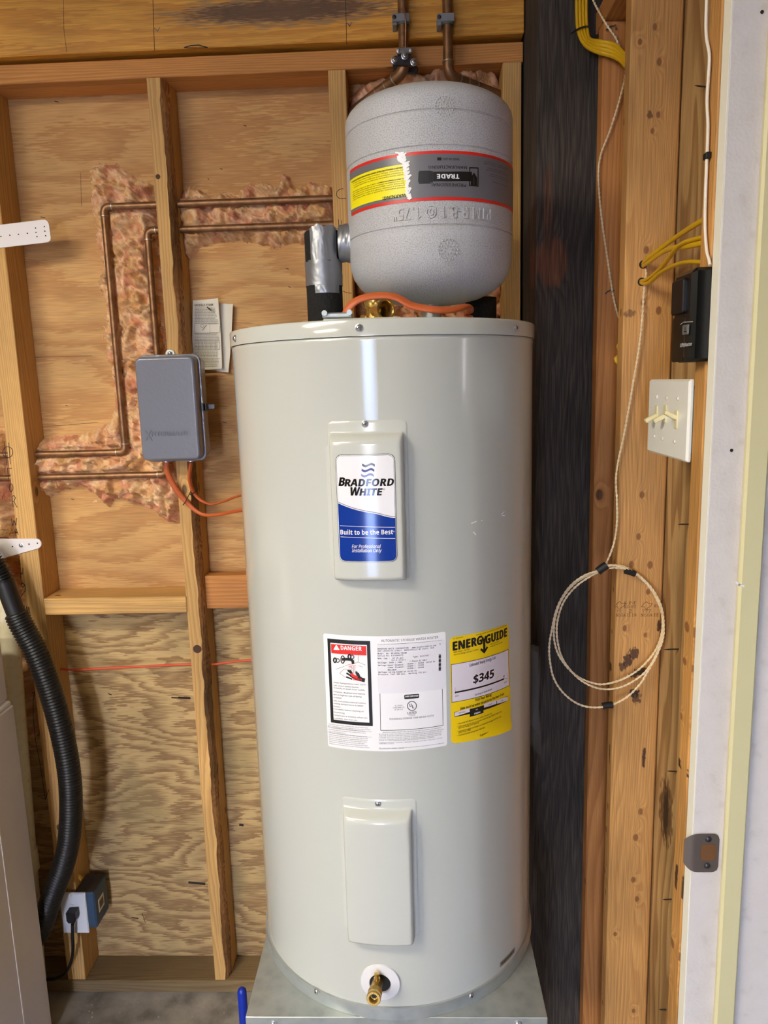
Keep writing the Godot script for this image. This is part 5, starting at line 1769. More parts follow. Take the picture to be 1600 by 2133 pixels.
func timer_box() -> void:
	var c := Vector3(-0.5085, 1.5965, -0.426)
	var w := 0.148
	var h := 0.247
	var t := thing("timer_box", "grey hammered metal timer box mounted on the bark-edged stud", "timer", Vector3(c.x, c.y - h / 2, ZS))
	var st := mb()
	slab(st, round_rect(w - 0.008, h - 0.012, 0.016), 0.042, Transform3D(Basis.IDENTITY, Vector3(c.x + 0.001, c.y, ZS)), 0.001)
	var body := part("case", st, M.box_grey, t)
	# lid: stepped rim, then a domed pan with round edges
	st = mb()
	var lid := func(ww: float, hh: float, rr: float, z: float) -> Array:
		var out := []
		for p in round_rect(ww, hh, rr, 8):
			out.append(Vector3(c.x + p.x, c.y + p.y, z))
		return out
	var rings := [lid.call(w, h, 0.018, c.z - 0.002), lid.call(w, h, 0.018, c.z + 0.004), lid.call(w - 0.002, h - 0.002, 0.017, c.z + 0.006), lid.call(w - 0.009, h - 0.009, 0.015, c.z + 0.0062), lid.call(w - 0.01, h - 0.01, 0.0148, c.z + 0.008), lid.call(w - 0.01, h - 0.01, 0.0148, c.z + 0.029), lid.call(w - 0.012, h - 0.012, 0.014, c.z + 0.0335), lid.call(w - 0.016, h - 0.016, 0.012, c.z + 0.037), lid.call(w - 0.022, h - 0.022, 0.009, c.z + 0.0385), lid.call(w - 0.024, h - 0.024, 0.008, c.z + 0.0385)]
	st.set_smooth_group(3)
	for k in rings.size() - 1:
		var n: int = rings[k].size()
		if k in [2, 3]:
			st.set_smooth_group(4 + k)
		elif k == 4:
			st.set_smooth_group(3)
		for i in n:
			var j := (i + 1) % n
			quad(st, rings[k][i], rings[k][j], rings[k + 1][j], rings[k + 1][i], ((rings[k][i] as Vector3) - c) * Vector3(1, 1, 0) * 0.3 + Vector3(0, 0, 0.03))
	st.set_smooth_group(-1)
	var last: Array = rings[-1]
	var mid := Vector3(c.x, c.y, c.z + 0.0385)
	for i in last.size():
		tri(st, last[i], last[(i + 1) % last.size()], mid, Vector3.BACK)
	part("lid", st, M.box_grey, t)
	# raised lettering
	st = mb()
	var s := on_z(c.z + 0.0385)
	letters(st, s, "X", Vector2(302, 918), Vector2(317, 917), 21, "sans", -0.0002, 0.002, 0, 0.5, 2.0)
	letters(st, s, "NTERMATIC", Vector2(316, 909), Vector2(396, 906), 9.5, "sans", -0.0002, 0.0019, 0, 0.8, 2.0)
	stroke(st, s, [Vector2(299, 894), Vector2(309, 894)], 0.0012, 0.0006)
	stroke(st, s, [Vector2(300, 917), Vector2(312, 917)], 0.0012, 0.0006)
	part("raised_lettering", st, M.box_grey, t)
	# hasp on the right, ear on top
	st = mb()
	var hz := Vector3(c.x + w / 2, pz(414, 848, c.z).y, c.z)
	box(st, hz + Vector3(-0.004, -0.009, -0.006), hz + Vector3(0.002, 0.009, 0.011), 0.001)
	box(st, hz + Vector3(0.0, -0.006, -0.016), hz + Vector3(0.022, 0.006, -0.013), 0.001)
	box(st, hz + Vector3(0.004, -0.01, -0.012), hz + Vector3(0.0065, 0.008, 0.004), 0.0008)
	part("hasp", st, M.dark_steel, t)
	st = mb()
	var ear := Vector3(pz(355, 735, ZS).x, c.y + h / 2 - 0.007, ZS)
	slab(st, round_rect(0.022, 0.024, 0.009), 0.003, Transform3D(Basis.IDENTITY, ear + Vector3(0, 0.008, 0.0003)), 0.0006)
	var er := part("mounting_ear", st, M.galv, t)
	screw(er, ear + Vector3(0, 0.011, 0.0033), Vector3.BACK, 0.005, M.steel, 1)
	for x in [347.0, 398.0]:
		st = mb()
		var p := pz(x, 966, -0.44)
		p.y = c.y - h / 2 + 0.006
		lathe(st, [Vector2(0.015, 0), Vector2(0.015, -0.004), Vector2(0.011, -0.004), Vector2(0.011, -0.009), Vector2(0.004, -0.009)], 8, Transform3D(Basis.IDENTITY, p))
		part("cable_connector", st, M.steel, body)
	# two orange cables looping to the back of the heater
	var routes := [
		[[347, 962, -0.44], [347, 975, -0.44], [352, 992, -0.445], [368, 1021, -0.452], [388, 1045, -0.456], [408, 1064, -0.456], [428, 1073, -0.45], [455, 1072, -0.43], [485, 1066, -0.39], [520, 1060, -0.33], [560, 1052, -0.29]],
		[[398, 962, -0.44], [396, 978, -0.445], [395, 998, -0.458], [401, 1020, -0.47], [415, 1039, -0.47], [438, 1050, -0.455], [462, 1046, -0.43], [488, 1036, -0.39], [515, 1028, -0.33], [560, 1012, -0.29]]]
	var names := ["longer orange cable hanging in a loop from the left of the timer box", "shorter orange cable hanging from the right of the timer box"]
	for k in 2:
		var pts := []
		for q in routes[k]:
			pts.append(pz(q[0], q[1], q[2]))
		st = mb()
		tube(st, curve(pts), func(d: float) -> float: return lerpf(0.0068, 0.0042, smoothstep(0.08, 0.17, d)), 12, 0.62, Vector3(0.2, 0, 1) if k == 0 else Vector3.ZERO)
		var o := thing("orange_cable", names[k], "cable", pts[0], "")
		part("sheath", st, M.orange, o)
		st = mb()
		var q: Array = [[[381, 1052], [386, 1046], [395, 1028], [397, 1024]], [[391, 1027], [396, 1030], [408, 1024], [412, 1018]]][k]
		var sp := []
		for e in q.size():
			sp.append(pz(q[e][0], q[e][1], (-0.462 if e in [0, 3] else -0.447) if k == 0 else (-0.475 if e in [0, 3] else -0.462)))
		tube(st, sp, 0.0011, 6)
		part("staple", st, mat(Color(0.24, 0.2, 0.17), 0.5, 0.5), o)
	# leaflet tacked to the plywood
	var zp := -0.545
	var lf := thing("instruction_leaflet", "printed instruction leaflet tacked to the plywood above the timer box", "leaflet", pz(435, 775, zp))
	var sheet := func(cs: Array, called: String, zz: float) -> Node3D:
		var ps := []
		for q in cs:
			ps.append(pz(q[0], q[1], zz))
		var g := mb()
		for off in [0.0, 0.0004]:
			grid(g, 16, 24, func(u: float, v: float) -> Vector3:
				var p: Vector3 = (ps[0] as Vector3).lerp(ps[1], u).lerp((ps[3] as Vector3).lerp(ps[2], u), v)
				return p + Vector3(0, 0, off + 0.012 * pow(maxf(u - 0.55, 0.0) * 2.0, 2.0) * (1.0 - v * 0.6) + 0.003 * sin(v * 5.0 + u * 2.0) * u + 0.004 * v), true)
		return part(called, g, M.paper, lf)
	sheet.call([[440, 630], [488, 634], [478, 776], [425, 770]], "back_sheet", zp - 0.004)
	sheet.call([[402, 626], [457, 622], [465, 768], [400, 772]], "front_sheet", zp + 0.004)
	st = mb()
	var s2 := on_z(zp + 0.0085)
	letters(st, s2, "MODÈLE T104R", Vector2(406, 638), Vector2(445, 637), 4.2, "bold", 0.0016, 0, 0, 0, 4.0)
	rng.seed = 5
	var y := 642.0
	while y < 764.0:
		if y > 676 and y < 694:
			y += 3
			continue
		var x := 406.0
		var end := 455.0 + (y - 640) * 0.06 + rng.randf_range(-8, 0)
		while x < end:
			var l := rng.randf_range(2.0, 6.0)
			stroke(st, s2, [Vector2(x, y), Vector2(minf(x + l, end), y - 0.2)], 0.0009, 0.0022)
			x += l + 1.2
		y += 3.1
	for f in [[406, 674, 438, 695], [438, 674, 458, 693], [406, 713, 458, 728]]:
		stroke(st, s2, [Vector2(f[0], f[1]), Vector2(f[2], f[1]), Vector2(f[2], f[3]), Vector2(f[0], f[3]), Vector2(f[0], f[1])], 0.0005, 0.0022)
	for x in [414, 422, 430, 440, 449]:
		stroke(st, s2, [Vector2(x, 713), Vector2(x, 728)], 0.0005, 0.0022)
	stroke(st, s2, [Vector2(422, 688), Vector2(431, 677)], 0.0012, 0.0022)
	stroke(st, s2, ring_px(Vector2(422, 679), 3.5, 3.5, 12), 0.0006, 0.0022)
	part("lettering", st, mat(Color(0.3, 0.28, 0.25), 0.7), lf)
	st = mb()
	tube(st, [pz(429, 636, ZP), pz(433, 641, zp + 0.012), pz(439, 646, zp + 0.02)], 0.0013, 8)
	part("nail", st, M.dark_steel, lf)


func left_things() -> void:
	# perforated white strap and the tapered hinge leaf
	var z := -0.4655
	var shape := func(px: Array) -> PackedVector2Array:
		var out := PackedVector2Array()
		for q in px:
			var p := pz(q[0], q[1], z)
			out.append(Vector2(p.x, p.y))
		return out
	var t := thing("mounting_strap", "white perforated metal strap sticking out level over the plywood", "strap", pz(20, 490, z))
	var st := mb()
	slab(st, shape.call([[-60, 476], [88, 458], [95, 458], [100, 461], [103, 467], [107, 496], [106, 501], [101, 505], [-60, 524]]), 0.0025, Transform3D(Basis.IDENTITY, Vector3(0, 0, z)), 0.0006)
	part("strap", st, M.bracket, t)
	st = mb()
	for q in [[2, 492.5], [20.5, 490], [38.5, 488], [57, 486], [74, 475], [75, 484], [77, 493], [92.5, 472], [93.5, 481.5], [95, 491]]:
		slab(st, disc(0.0016, 10), 0.0003, Transform3D(Basis.IDENTITY, pz(q[0], q[1], z + 0.0025)))
	part("hole", st, mat(Color(0.2, 0.13, 0.08), 0.8), t)
	var t2 := thing("hinge_leaf", "white tapered metal hinge leaf screwed to the stud with marker writing", "hinge", pz(40, 1136, z))
	st = mb()
	slab(st, shape.call([[-60, 1122], [76, 1121.5], [82, 1123], [86.5, 1128], [87.5, 1133], [86, 1138], [80, 1142.5], [10, 1162], [-60, 1174]]), 0.003, Transform3D(Basis.IDENTITY, Vector3(0, 0, z)), 0.0008)
	part("leaf", st, M.bracket, t2)
	st = mb()
	for q in [[26, 1138.5], [60.5, 1133.5], [78, 1131.5]]:
		slab(st, disc(0.002, 12), 0.0003, Transform3D(Basis.IDENTITY, pz(q[0], q[1], z + 0.003)))
	part("hole", st, M.ink, t2)
	screw(t2, pz(44, 1136, z + 0.003), Vector3.BACK, 0.0045, M.steel, 1)

	# standpipe
	st = mb()
	var pa := [pz(-90, 1182, -0.441), pz(-16, 1190, -0.441), pz(8, 1218, -0.441), pz(18, 1290, -0.441), pz(22, 1345, -0.441)]
	var foot := pz(78, 2050, -0.441)
	foot.x -= 0.002
	foot.y = 0.01
	tube(st, curve(pa, 0.02) + [foot], 0.0235, 24)
	var pv := thing("standpipe", "cream plastic standpipe between the grey cabinet and the stud", "pipe", foot)
	part("pipe", st, M.pvc, pv)
	st = mb()
	var cp1 := pz(22, 1345, -0.441)
	var cy := pz(62, 1790, -0.441).y
	var ccx := lerpf(cp1.x, foot.x, (cp1.y - cy) / (cp1.y - foot.y))
	lathe(st, [Vector2(0.0235, 0.03), Vector2(0.0275, 0.03), Vector2(0.0275, -0.03), Vector2(0.0235, -0.03)], 28, Transform3D(Basis.IDENTITY, Vector3(ccx, cy, foot.z)))
	part("coupling", st, M.pvc, pv)

	# corrugated hose with a smooth cuff
	var hz := -0.385
	var hp := []
	for q in [[-60, 1120], [-30, 1150], [2, 1196], [26, 1258], [42, 1296], [76, 1362], [105, 1440], [128, 1522], [143, 1600], [148, 1670], [145, 1740], [134, 1796], [116, 1846], [101, 1888], [88, 1928], [62, 1968], [20, 2000]]:
		hp.append(pz(q[0], q[1], hz))
	var t3 := thing("corrugated_hose", "black corrugated hose curving down past the outlet", "hose", hp[-1])
	var fine := curve(hp, 0.0012)
	var i0 := 0
	var i1 := 0
	for i in fine.size():
		if (fine[i] as Vector3).y > pz(8, 1212, hz).y:
			i0 = i
		if (fine[i] as Vector3).y > pz(33, 1277, hz).y:
			i1 = i
	st = mb()
	tube(st, fine.slice(0, i0), func(d: float) -> float: return 0.021 + 0.0035 * sin(d * TAU / 0.0066), 22)
	part("corrugated_tube", st, M.hose, t3)
	st = mb()
	tube(st, fine.slice(i0 - 2, i1 + 6), 0.0215, 26)
	part("cuff", st, M.rubber, t3)
	st = mb()
	tube(st, fine.slice(i1), func(d: float) -> float: return (0.0238 + 0.0042 * pow(absf(sin(d * PI / 0.0078)), 0.7)) * (1.0 if d > 0.004 else 0.94), 26)
	part("corrugated_tube", st, M.hose, t3)

	# grey cabinet, seen by its side
	var t4 := thing("utility_cabinet", "pale grey metal cabinet standing at the left edge, seen by its side", "cabinet", Vector3(-1.2, 0, -0.05))
	var top := pz(33, 1466, -0.33).y
	st = mb()
	box(st, Vector3(-1.55, 0.0, -0.33), Vector3(-0.9155, top, 0.32), 0.004)
	var cb := part("body", st, M.appliance, t4)
	st = mb()
	var sx := on_x(-0.9155)
	var uv: Vector2 = sx.uv.call(Vector2(28, 1955))
	box(st, Vector3(-0.916, 0.0, uv.x - 0.0022), Vector3(-0.9143, top - 0.004, uv.x + 0.0022), 0.0005)
	part("seam_trim", st, M.appliance_trim, cb)
	st = mb()
	box(st, Vector3(-1.55, top, -0.325), Vector3(-0.9185, top + 0.012, 0.32), 0.003)
	part("top_rim", st, M.appliance_trim, t4)
	st = mb()
	slab(st, round_rect(0.5, 0.17, 0.014), 0.58, Transform3D(Basis(Vector3(0, 0, -1), Vector3.UP, Vector3.RIGHT), Vector3(-1.505, top + 0.012 + 0.085, -0.075)), 0.004)
	part("back_panel", st, M.appliance, t4)

	# outlet on the stud, its box, the plug and cords
	var oz := -0.452
	var o := thing("power_outlet", "white outlet plate on a dusty blue box low on the left stud", "outlet", Vector3(-0.89, 0.195, ZS))
	var oc := Vector3(-0.8895, 0.255, oz)
	st = mb()
	slab(st, round_rect(0.071, 0.121, 0.003), 0.006, Transform3D(Basis.IDENTITY, oc - Vector3(0, 0, 0.003)), 0.0025)
	var pl := part("plate", st, M.plastic_white, o)
	st = mb()
	var rc := pz(152, 1904, oz + 0.003)
	slab(st, disc(0.0165, 28), 0.0028, Transform3D(Basis.IDENTITY, rc), 0.0005)
	part("receptacle", st, M.plastic_white, pl)
	st = mb()
	for k in 28:
		pass
	tube(st, ring_px(Vector2.ZERO, 0.0172, 0.0172, 28).map(func(q): return rc + Vector3(q.x, q.y, 0.0003)), 0.0005, 5)
	part("gap", st, M.ink, pl)
	st = mb()
	box(st, Vector3(-0.8855, 0.205, -0.536), Vector3(-0.832, 0.312, oz - 0.003), 0.004)
	var bx := part("box", st, M.blue_box, o)
	st = mb()
	box(st, Vector3(-0.884, 0.3118, -0.534), Vector3(-0.8605, 0.314, oz - 0.005), 0.001)
	box(st, Vector3(-0.8575, 0.3118, -0.534), Vector3(-0.8335, 0.314, oz - 0.005), 0.001)
	part("dusty_top", st, mat(Color(0.24, 0.2, 0.16), 0.9), bx)
	st = mb()
	box(st, Vector3(-0.8322, 0.238, -0.508), Vector3(-0.8312, 0.276, -0.474), 0.0003)
	part("paper_label", st, M.paper, bx)
	st = mb()
	box(st, Vector3(-0.8315, 0.246, -0.503), Vector3(-0.8308, 0.268, -0.479), 0.0003)
	part("label_print", st, mat(Color(0.4, 0.33, 0.26), 0.7), bx)
	screw(pl, Vector3(oc.x, pz(152, 1880, oz).y, oz + 0.003), Vector3.BACK, 0.003, M.white_paint, 1)

	var pc0 := pz(149, 1911, oz + 0.024)
	var t5 := thing("appliance_plug", "black plug and cord hanging from the outlet to the sill", "cord", pz(110, 2036, -0.44))
	st = mb()
	slab(st, PackedVector2Array([Vector2(-0.0125, 0.011), Vector2(0.0125, 0.012), Vector2(0.013, -0.008), Vector2(0.008, -0.019), Vector2(-0.008, -0.019), Vector2(-0.0125, -0.012)]), 0.026, Transform3D(Basis.IDENTITY, Vector3(pc0.x, pc0.y + 0.004, oz + 0.005)), 0.003)
	part("plug", st, M.rubber, t5)
	st = mb()
	var cp := []
	for q in [[151, 1925, -0.43], [151, 1950, -0.428], [152, 1975, -0.43], [149, 2000, -0.435], [138, 2024, -0.44], [122, 2036, -0.445], [104, 2040, -0.45], [70, 2040, -0.45]]:
		cp.append(pz(q[0], q[1], q[2]))
	tube(st, curve(cp), 0.0042, 10)
	part("cord", st, M.rubber, t5)
	st = mb()
	var yc := []
	for q in [[138, 1770, -0.47], [146, 1795, -0.48], [158, 1815, -0.49], [170, 1831, -0.495]]:
		yc.append(pz(q[0], q[1], q[2]))
	tube(st, curve(yc), 0.006, 10, 0.6)
	solo("yellow_cable", "short yellow cable entering the top of the blue outlet box", "cable", st, mat(Color(0.74, 0.56, 0.18), 0.5))

	# thin cord across the lower bays
	st = mb()
	var rc2 := []
	for q in [[60, 1392], [110, 1393], [160, 1395], [240, 1391], [320, 1387], [385, 1384], [440, 1384], [490, 1378], [540, 1373]]:
		rc2.append(pz(q[0], q[1], -0.512))
	tube(st, curve(rc2), 0.0031, 10)
	solo("orange_cable", "thin salmon orange cord stretched across the lower plywood through the studs", "cord", st, mat(Color(0.78, 0.3, 0.16), 0.55))

	# blue rod on the floor by the stand
	st = mb()
	var b0 := pz(504, 2066, -0.3)
	lathe(st, [Vector2(0.0115, 0.0), Vector2(0.0115, b0.y), Vector2(0.0105, b0.y + 0.005), Vector2(0.0075, b0.y + 0.009), Vector2(0.003, b0.y + 0.0112), Vector2(0, b0.y + 0.0115)], 24, Transform3D(Basis.IDENTITY, Vector3(b0.x, 0, b0.z)))
	solo("blue_rod", "blue plastic rod with a rounded tip standing beside the stand", "rod", st, M.blue_rod)


func right_things() -> void:
	# four yellow cables: down in a bundle, behind the stud, and out through its holes towards the switch
	var ends := [
		[[1340, 549, -0.051], [1352, 536, -0.01], [1400, 500, 0.08], [1452, 466, 0.2], [1500, 440, 0.28]],
		[[1340, 553, -0.051], [1354, 544, -0.01], [1390, 520, 0.08], [1440, 511, 0.2], [1500, 498, 0.28]],
		[[1337, 585, -0.051], [1352, 580, -0.01], [1380, 555, 0.06], [1415, 512, 0.16], [1452, 497, 0.22], [1500, 488, 0.28]],
		[[1337, 589, -0.051], [1350, 590, -0.01], [1380, 566, 0.06], [1420, 548, 0.16], [1460, 546, 0.24], [1500, 552, 0.28]]]
	var names := ["yellow cable leaving the stud's upper hole and rising highest to the right", "yellow cable leaving the stud's upper hole on the flatter path", "yellow cable leaving the stud's lower hole and crossing over its neighbours", "yellow cable leaving the stud's lower hole and running lowest"]
	for k in 4:
		var o: float = k * 6.6
		var pts := []
		for q in [[1201.5 + o, -60, -0.285], [1201.5 + o, 30, -0.285], [1205 + o * 0.95, 66, -0.28], [1218 + o * 0.6, 93 - o * 0.5, -0.265], [1244 + o * 0.3, 108 - o * 1.05, -0.228], [1276 + o * 0.15, 117 - o * 1.2, -0.21], [1300 + o * 0.05, 135 - o * 1.1, -0.18]]:
			pts.append(pz(q[0], q[1], q[2]))
		var s := pz(ends[k][0][0], ends[k][0][1], -0.11)
		var hx: float = 0.455 + k * 0.007
		pts.append(Vector3(hx, pts[-1].y - 0.06, -0.13))
		if k >= 2:
			var dip := pz(1288 - (k - 2) * 5, 720 + (k - 2) * 26, -0.13)
			pts.append(Vector3(hx, dip.y + 0.05, -0.13))
			pts.append(dip)
			pts.append(Vector3(dip.x + 0.03, dip.y - 0.012, -0.12))
			pts.append(Vector3(dip.x + 0.05, dip.y + 0.05, -0.11))
		pts.append(Vector3(s.x, s.y - (0.03 if k >= 2 else -0.04), -0.115))
		pts.append(pz(ends[k][0][0], ends[k][0][1], -0.075))
		for q in ends[k]:
			pts.append(pz(q[0], q[1], q[2]))
		var st := mb()
		tube(st, curve(pts, 0.008), 0.0043, 10, 0.72)
		var c := thing("yellow_cable", names[k], "cable", pts[-1], "yellow cables on the right wall")
		part("sheath", st, M.yellow_cable, c)
	var st := mb()
	var tie := []
	for q in [[1190, 70], [1200, 63], [1212, 57], [1224, 55], [1226, 57]]:
		tie.append(pz(q[0], q[1], -0.274))
	tube(st, curve(tie), 0.0016, 6)
	solo("cable_tie", "black tie around the yellow cable bundle at the top", "tie", st, M.black)

	# twisted bell wire: down the wall, behind the stud, then hanging into a taped coil
	var strands := func(called: String, parent: Node3D, pts: Array, pitch := 0.016, rr := 0.00115) -> void:
		var c := curve(pts, 0.0022)
		for k in 2:
			var a := []
			var dist := 0.0
			for i in c.size():
				if i:
					dist += (c[i] as Vector3).distance_to(c[i - 1])
				var t: Vector3 = ((c[mini(i + 1, c.size() - 1)] as Vector3) - (c[maxi(i - 1, 0)] as Vector3)).normalized()
				var n := t.cross(Vector3.BACK).normalized()
				var b := t.cross(n)
				var ph := dist / pitch * TAU + PI * k
				a.append((c[i] as Vector3) + n * cos(ph) * rr * 0.85 + b * sin(ph) * rr * 0.85)
			var s := mb()
			tube(s, a, rr, 7)
			part(called, s, M.cream_wire, parent)
	var P := func(l: Array) -> Array: return l.map(func(q): return pz(q[0], q[1], q[2]))
	var w1 := thing("bell_wire", "off-white twisted wire stapled down the reddish stud", "wire", pz(1288, 655, -0.22))
	strands.call("strand", w1, P.call([[1225, -40, -0.27], [1236, 0, -0.26], [1250, 28, -0.24], [1266, 55, -0.228], [1283, 80, -0.226], [1293, 105, -0.224], [1299, 120, -0.22], [1303, 140, -0.2], [1302, 160, -0.21], [1297, 184, -0.226], [1285, 228, -0.228], [1268, 280, -0.228], [1253, 318, -0.23], [1247, 352, -0.23], [1248, 398, -0.23], [1254, 460, -0.23], [1264, 530, -0.23], [1273, 590, -0.23], [1279, 625, -0.228], [1287, 655, -0.22], [1300, 690, -0.2]]))
	st = mb()
	for q in [[[1263, 63], [1268, 56], [1283, 52], [1283, 62]], [[1261, 612], [1265, 608], [1277, 602], [1279, 606]]]:
		tube(st, q.map(func(e): return pz(e[0], e[1], -0.231)), 0.0013, 6)
	part("staple", st, M.dark_steel, w1)
	var w2 := thing("bell_wire", "off-white twisted wire hanging from the bored stud into a taped coil", "wire", pz(1265, 1470, -0.03))
	strands.call("strand", w2, P.call([[1340, 553, -0.07], [1346, 566, -0.044], [1342, 600, -0.042], [1338, 660, -0.042], [1332, 720, -0.042], [1322, 780, -0.042], [1310, 850, -0.042], [1298, 915, -0.042], [1288, 960, -0.042], [1283, 1000, -0.042], [1285, 1040, -0.042], [1285, 1090, -0.042], [1278, 1135, -0.042], [1262, 1176, -0.04]]))
	var k := func(l: Array) -> Array:
		return l.map(func(q): return pz(1130 + q[0] / 5.517, 1150 + q[1] / 5.517, q[2]))
	var zc := -0.034
	strands.call("coil", w2, k.call([[740, 150, zc], [800, 150, zc], [930, 165, zc], [1050, 225, zc], [1160, 320, zc], [1270, 450, zc], [1345, 600, zc], [1378, 750, zc], [1370, 930, zc], [1310, 1110, zc], [1210, 1250, zc], [1080, 1370, zc], [900, 1470, zc], [700, 1520, zc], [560, 1500, zc], [420, 1440, zc], [290, 1330, zc], [190, 1190, zc], [140, 1040, zc], [130, 900, zc], [150, 740, zc], [210, 570, zc], [320, 410, zc], [460, 300, zc], [640, 225, zc]]))
	zc = -0.027
	strands.call("coil", w2, k.call([[640, 215, zc], [480, 270, zc], [330, 380, zc], [215, 540, zc], [150, 700, zc], [110, 880, zc], [80, 1060, zc], [82, 1220, zc], [120, 1420, zc], [200, 1570, zc], [320, 1690, zc], [460, 1765, zc], [600, 1785, zc], [720, 1775, zc], [820, 1750, zc], [980, 1660, zc], [1120, 1520, zc], [1200, 1390, zc], [1270, 1270, zc], [1330, 1150, zc], [1385, 1000, zc], [1395, 820, zc], [1370, 640, zc], [1300, 480, zc], [1190, 340, zc], [1070, 240, zc], [960, 190, zc], [820, 155, zc], [720, 170, zc]]))
	zc = -0.03
	strands.call("coil", w2, k.call([[630, 235, zc], [500, 310, zc], [380, 400, zc], [270, 530, zc], [200, 680, zc], [165, 850, zc], [170, 1000, zc], [205, 1160, zc], [270, 1290, zc], [400, 1440, zc], [540, 1530, zc], [690, 1575, zc], [860, 1565, zc], [1020, 1500, zc], [1160, 1400, zc], [1260, 1270, zc], [1340, 1100, zc], [1385, 930, zc], [1380, 760, zc], [1340, 600, zc], [1250, 430, zc], [1130, 300, zc], [1000, 210, zc], [860, 180, zc], [730, 190, zc]]))
	for q in [[[635, 225], [740, 150], 0.0075], [[950, 215], [1065, 250], 0.0058], [[690, 1770], [808, 1755], 0.0062]]:
		st = mb()
		var a: Vector3 = k.call([[q[0][0], q[0][1], -0.029]])[0]
		var b: Vector3 = k.call([[q[1][0], q[1][1], -0.029]])[0]
		tube(st, [a, a.lerp(b, 0.5) + Vector3(0, 0.0008, 0), b], q[2], 14)
		part("tape_wrap", st, M.tape, w2)

	# white bell cable down the door stud into the wall control
	st = mb()
	var wc := [[1474, -50], [1471, 40], [1472, 80], [1478, 115], [1476, 160], [1473, 210], [1475, 262], [1473, 325], [1470, 400], [1469, 470], [1472, 520], [1477, 540], [1479, 552]].map(func(q): return pxw(q[0], q[1], XR - 0.004))
	tube(st, curve(wc), 0.0021, 8)
	var w3 := thing("white_cable", "thin white cable clipped down the door stud into the black wall control", "cable", wc[-1])
	part("sheath", st, M.white_wire, w3)
	st = mb()
	var cp := pxw(1473, 325, XR - 0.004)
	box(st, cp + Vector3(-0.003, -0.004, -0.006), cp + Vector3(0.004, 0.004, 0.005), 0.001)
	part("clip", st, M.black, w3)

	# black wall control for the garage door
	var y0 := 1.657
	var y1 := 1.773
	var z0 := 0.268
	var z1 := 0.335
	var face := XR - 0.024
	var gc := thing("wall_control", "black garage door wall control on the door stud", "wall control", Vector3(XR, y0, 0.3))
	# local frame: x along +z, y up, z towards the room
	var fr := Transform3D(Basis(Vector3(0, 0, 1), Vector3.UP, Vector3(-1, 0, 0)), Vector3(XR, (y0 + y1) / 2, (z0 + z1) / 2))
	st = mb()
	var hw := (z1 - z0) / 2
	var hh := (y1 - y0) / 2
	slab(st, PackedVector2Array([Vector2(-hw, hh - 0.006), Vector2(-hw + 0.006, hh), Vector2(hw - 0.004, hh), Vector2(hw, hh - 0.004), Vector2(hw, -hh + 0.004), Vector2(hw - 0.004, -hh), Vector2(-hw + 0.012, -hh), Vector2(-hw, -hh + 0.014)]), 0.024, fr, 0.006)
	var bd := part("body", st, M.control_black, gc)
	st = mb()
	slab(st, round_rect(0.043, 0.044, 0.004), 0.005, Transform3D(fr.basis, fr * Vector3(-0.008, 0.026, 0.0235)), 0.0015)
	part("push_bar", st, M.control_face, gc)
	st = mb()
	slab(st, round_rect(0.042, 0.058, 0.003), 0.0012, Transform3D(fr.basis, fr * Vector3(-0.008, -0.028, 0.0238)), 0.0004)
	part("face_panel", st, M.control_black, bd)
	st = mb()
	var sx := on_x(face - 0.0013)
	var bu: Vector2 = sx.uv.call(Vector2(1429.5, 687))
	slab(st, round_rect(0.019, 0.0125, 0.0015), 0.002, Transform3D(fr.basis, Vector3(face - 0.001, bu.y, bu.x)), 0.0006)
	var bt := part("button", st, mat(Color(0.4, 0.4, 0.4), 0.5), gc)
	st = mb()
	stroke(st, on_x(face - 0.003), [Vector2(1427.5, 682), Vector2(1427.5, 687)], 0.0016, 0.0003)
	stroke(st, on_x(face - 0.003), [Vector2(1425.5, 691), Vector2(1430, 690.5)], 0.0014, 0.0003)
	part("mark", st, M.ink, bt)
	st = mb()
	letters(st, sx, "LiftMaster", Vector2(1417.5, 724), Vector2(1442, 719), 7.5, "bold", 0.0003, 0, 0, 0.2, 2.0)
	stroke(st, sx, [Vector2(1418, 676), Vector2(1425, 671), Vector2(1444, 670)], 0.0007, 0.0004)
	part("lettering", st, mat(Color(0.75, 0.76, 0.78), 0.4), gc)

	# three-gang switch
	var sw := thing("light_switch", "white three-toggle switch plate on the right wall", "switch", Vector3(XR, 1.523, 0.19))
	var sp := on_x(XR - 0.002)
	var yb := 1.5215
	var yt := 1.635
	var za: float = 0.107
	var zb: float = 0.278
	var sf := Transform3D(Basis(Vector3(0, 0, 1), Vector3.UP, Vector3(-1, 0, 0)), Vector3(XR + 0.004, (yb + yt) / 2, (za + zb) / 2))
	st = mb()
	slab(st, round_rect(zb - za, yt - yb, 0.003), 0.006, sf, 0.003)
	var pl := part("plate", st, mat(Color(0.93, 0.93, 0.89), 0.28), sw)
	st = mb()
	box(st, Vector3(XR + 0.004, 1.532, 0.115), Vector3(XR + 0.07, 1.624, 0.287), 0.003)
	part("box", st, M.blue_box, sw)
	var tog := [[1367.5, 862, -1], [1386, 862, -1], [1409, 874, 1]]
	for q in tog:
		var c: Vector2 = sp.uv.call(Vector2(q[0], q[1]))
		st = mb()
		slab(st, round_rect(0.0105, 0.026, 0.001), 0.0018, Transform3D(sf.basis, Vector3(XR - 0.0015, c.y, c.x)), 0.0006)
		var tg := part("toggle_frame", st, M.ivory, pl)
		st = mb()
		var a: float = 0.5 * q[2]
		var bs := sf.basis * Basis(Vector3.RIGHT, -a)
		box(st, Vector3(-0.0045, -0.0032, 0), Vector3(0.0045, 0.0032, 0.019), 0.0012, 1, 1, 1, Vector2.ZERO, Transform3D(bs, Vector3(XR - 0.002, c.y + 0.002 * q[2], c.x)))
		part("toggle", st, M.ivory, pl)
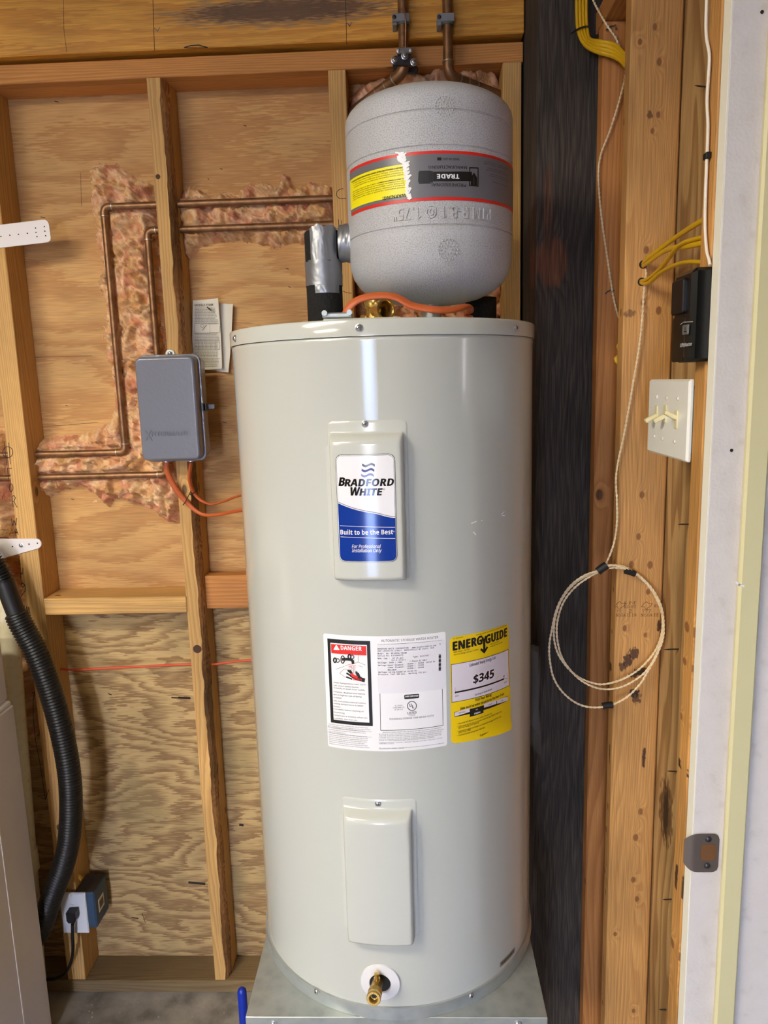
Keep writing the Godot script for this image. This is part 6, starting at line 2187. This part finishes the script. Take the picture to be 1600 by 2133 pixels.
	for q in [[1369.5, 827], [1390, 829], [1413, 830], [1364, 909], [1380.5, 914], [1406, 920]]:
		var c: Vector2 = sp.uv.call(Vector2(q[0], q[1]))
		screw(pl, Vector3(XR - 0.0022, c.y, c.x), Vector3.LEFT, 0.0026, M.white_paint, 1)


func small_things() -> void:
	# orange supply cable on top of the heater
	var pts := []
	for q in [[719, 658, 0.2], [723, 650, 0.2], [730, 637, 0.2], [746, 625, 0.2], [775, 617, 0.2], [808, 616, 0.2], [832, 622, 0.2], [852, 634, 0.2], [872, 640, 0.2], [905, 645, 0.2], [935, 646, 0.19], [960, 641, 0.17], [974, 638, 0.14], [978, 645, 0.1], [976, 662, 0.09]]:
		pts.append(pz(q[0], q[1], q[2]))
	var st := mb()
	tube(st, curve(pts), 0.0072, 14, 0.5, Vector3(0, 0.75, 0.66))
	solo("orange_cable", "orange cable arching over the lid of the water heater", "cable", st, M.orange)
	# papers in a clear pouch behind the heater's right side
	var zb := -0.02
	var pc0 := pz(1112, 1450, zb)
	var p := thing("document_pouch", "clear document pouch hanging at the right side of the water heater", "pouch", pz(1120, 1578, zb))
	var c := [pz(1098, 1334, zb), pz(1122, 1346, zb), pz(1126, 1578, zb), pz(1100, 1540, zb)]
	st = mb()
	for off in [0.0, 0.004]:
		grid(st, 6, 20, func(u: float, v: float) -> Vector3:
			var q: Vector3 = (c[0] as Vector3).lerp(c[1], u).lerp((c[3] as Vector3).lerp(c[2], u), v)
			return q + Vector3(0.002 * sin(v * 9.0) * u, 0, off + 0.003 * sin(v * 7.0 + u * 3.0)), true)
	part("sleeve", st, M.film, p)
	st = mb()
	for off in [0.0015, 0.0025]:
		grid(st, 4, 12, func(u: float, v: float) -> Vector3:
			var q: Vector3 = (c[0] as Vector3).lerp(c[1], u * 0.9).lerp((c[3] as Vector3).lerp(c[2], u * 0.9), 0.06 + v * 0.75)
			return q + Vector3(0, 0, off + 0.003 * sin(v * 6.0)), true)
	part("papers", st, mat(Color(0.2, 0.18, 0.16), 0.7), p)
	st = mb()
	box(st, pz(1106, 1339, zb), pz(1121, 1346, zb) + Vector3(0, 0.006, 0.006), 0.001)
	part("clasp", st, M.black, p)
	# crumbs on the slab
	rng.seed = 12
	st = mb()
	for i in 60:
		var x := rng.randf_range(-0.86, -0.42) if i < 36 else rng.randf_range(0.3, 0.44)
		var z := rng.randf_range(-0.44, -0.3) if i < 36 else rng.randf_range(-0.25, 0.1)
		var r := rng.randf_range(0.001, 0.0032)
		slab(st, disc(r, 6), r * 0.9, Transform3D(Basis.from_euler(Vector3(-PI / 2, rng.randf() * 6.0, 0)), Vector3(x, 0.0, z)), r * 0.3)
	var cr := solo("floor_debris", "scattered crumbs of grit on the concrete floor", "debris", st, mat(Color(0.6, 0.57, 0.52), 0.9))
	cr.set_meta("kind", "stuff")
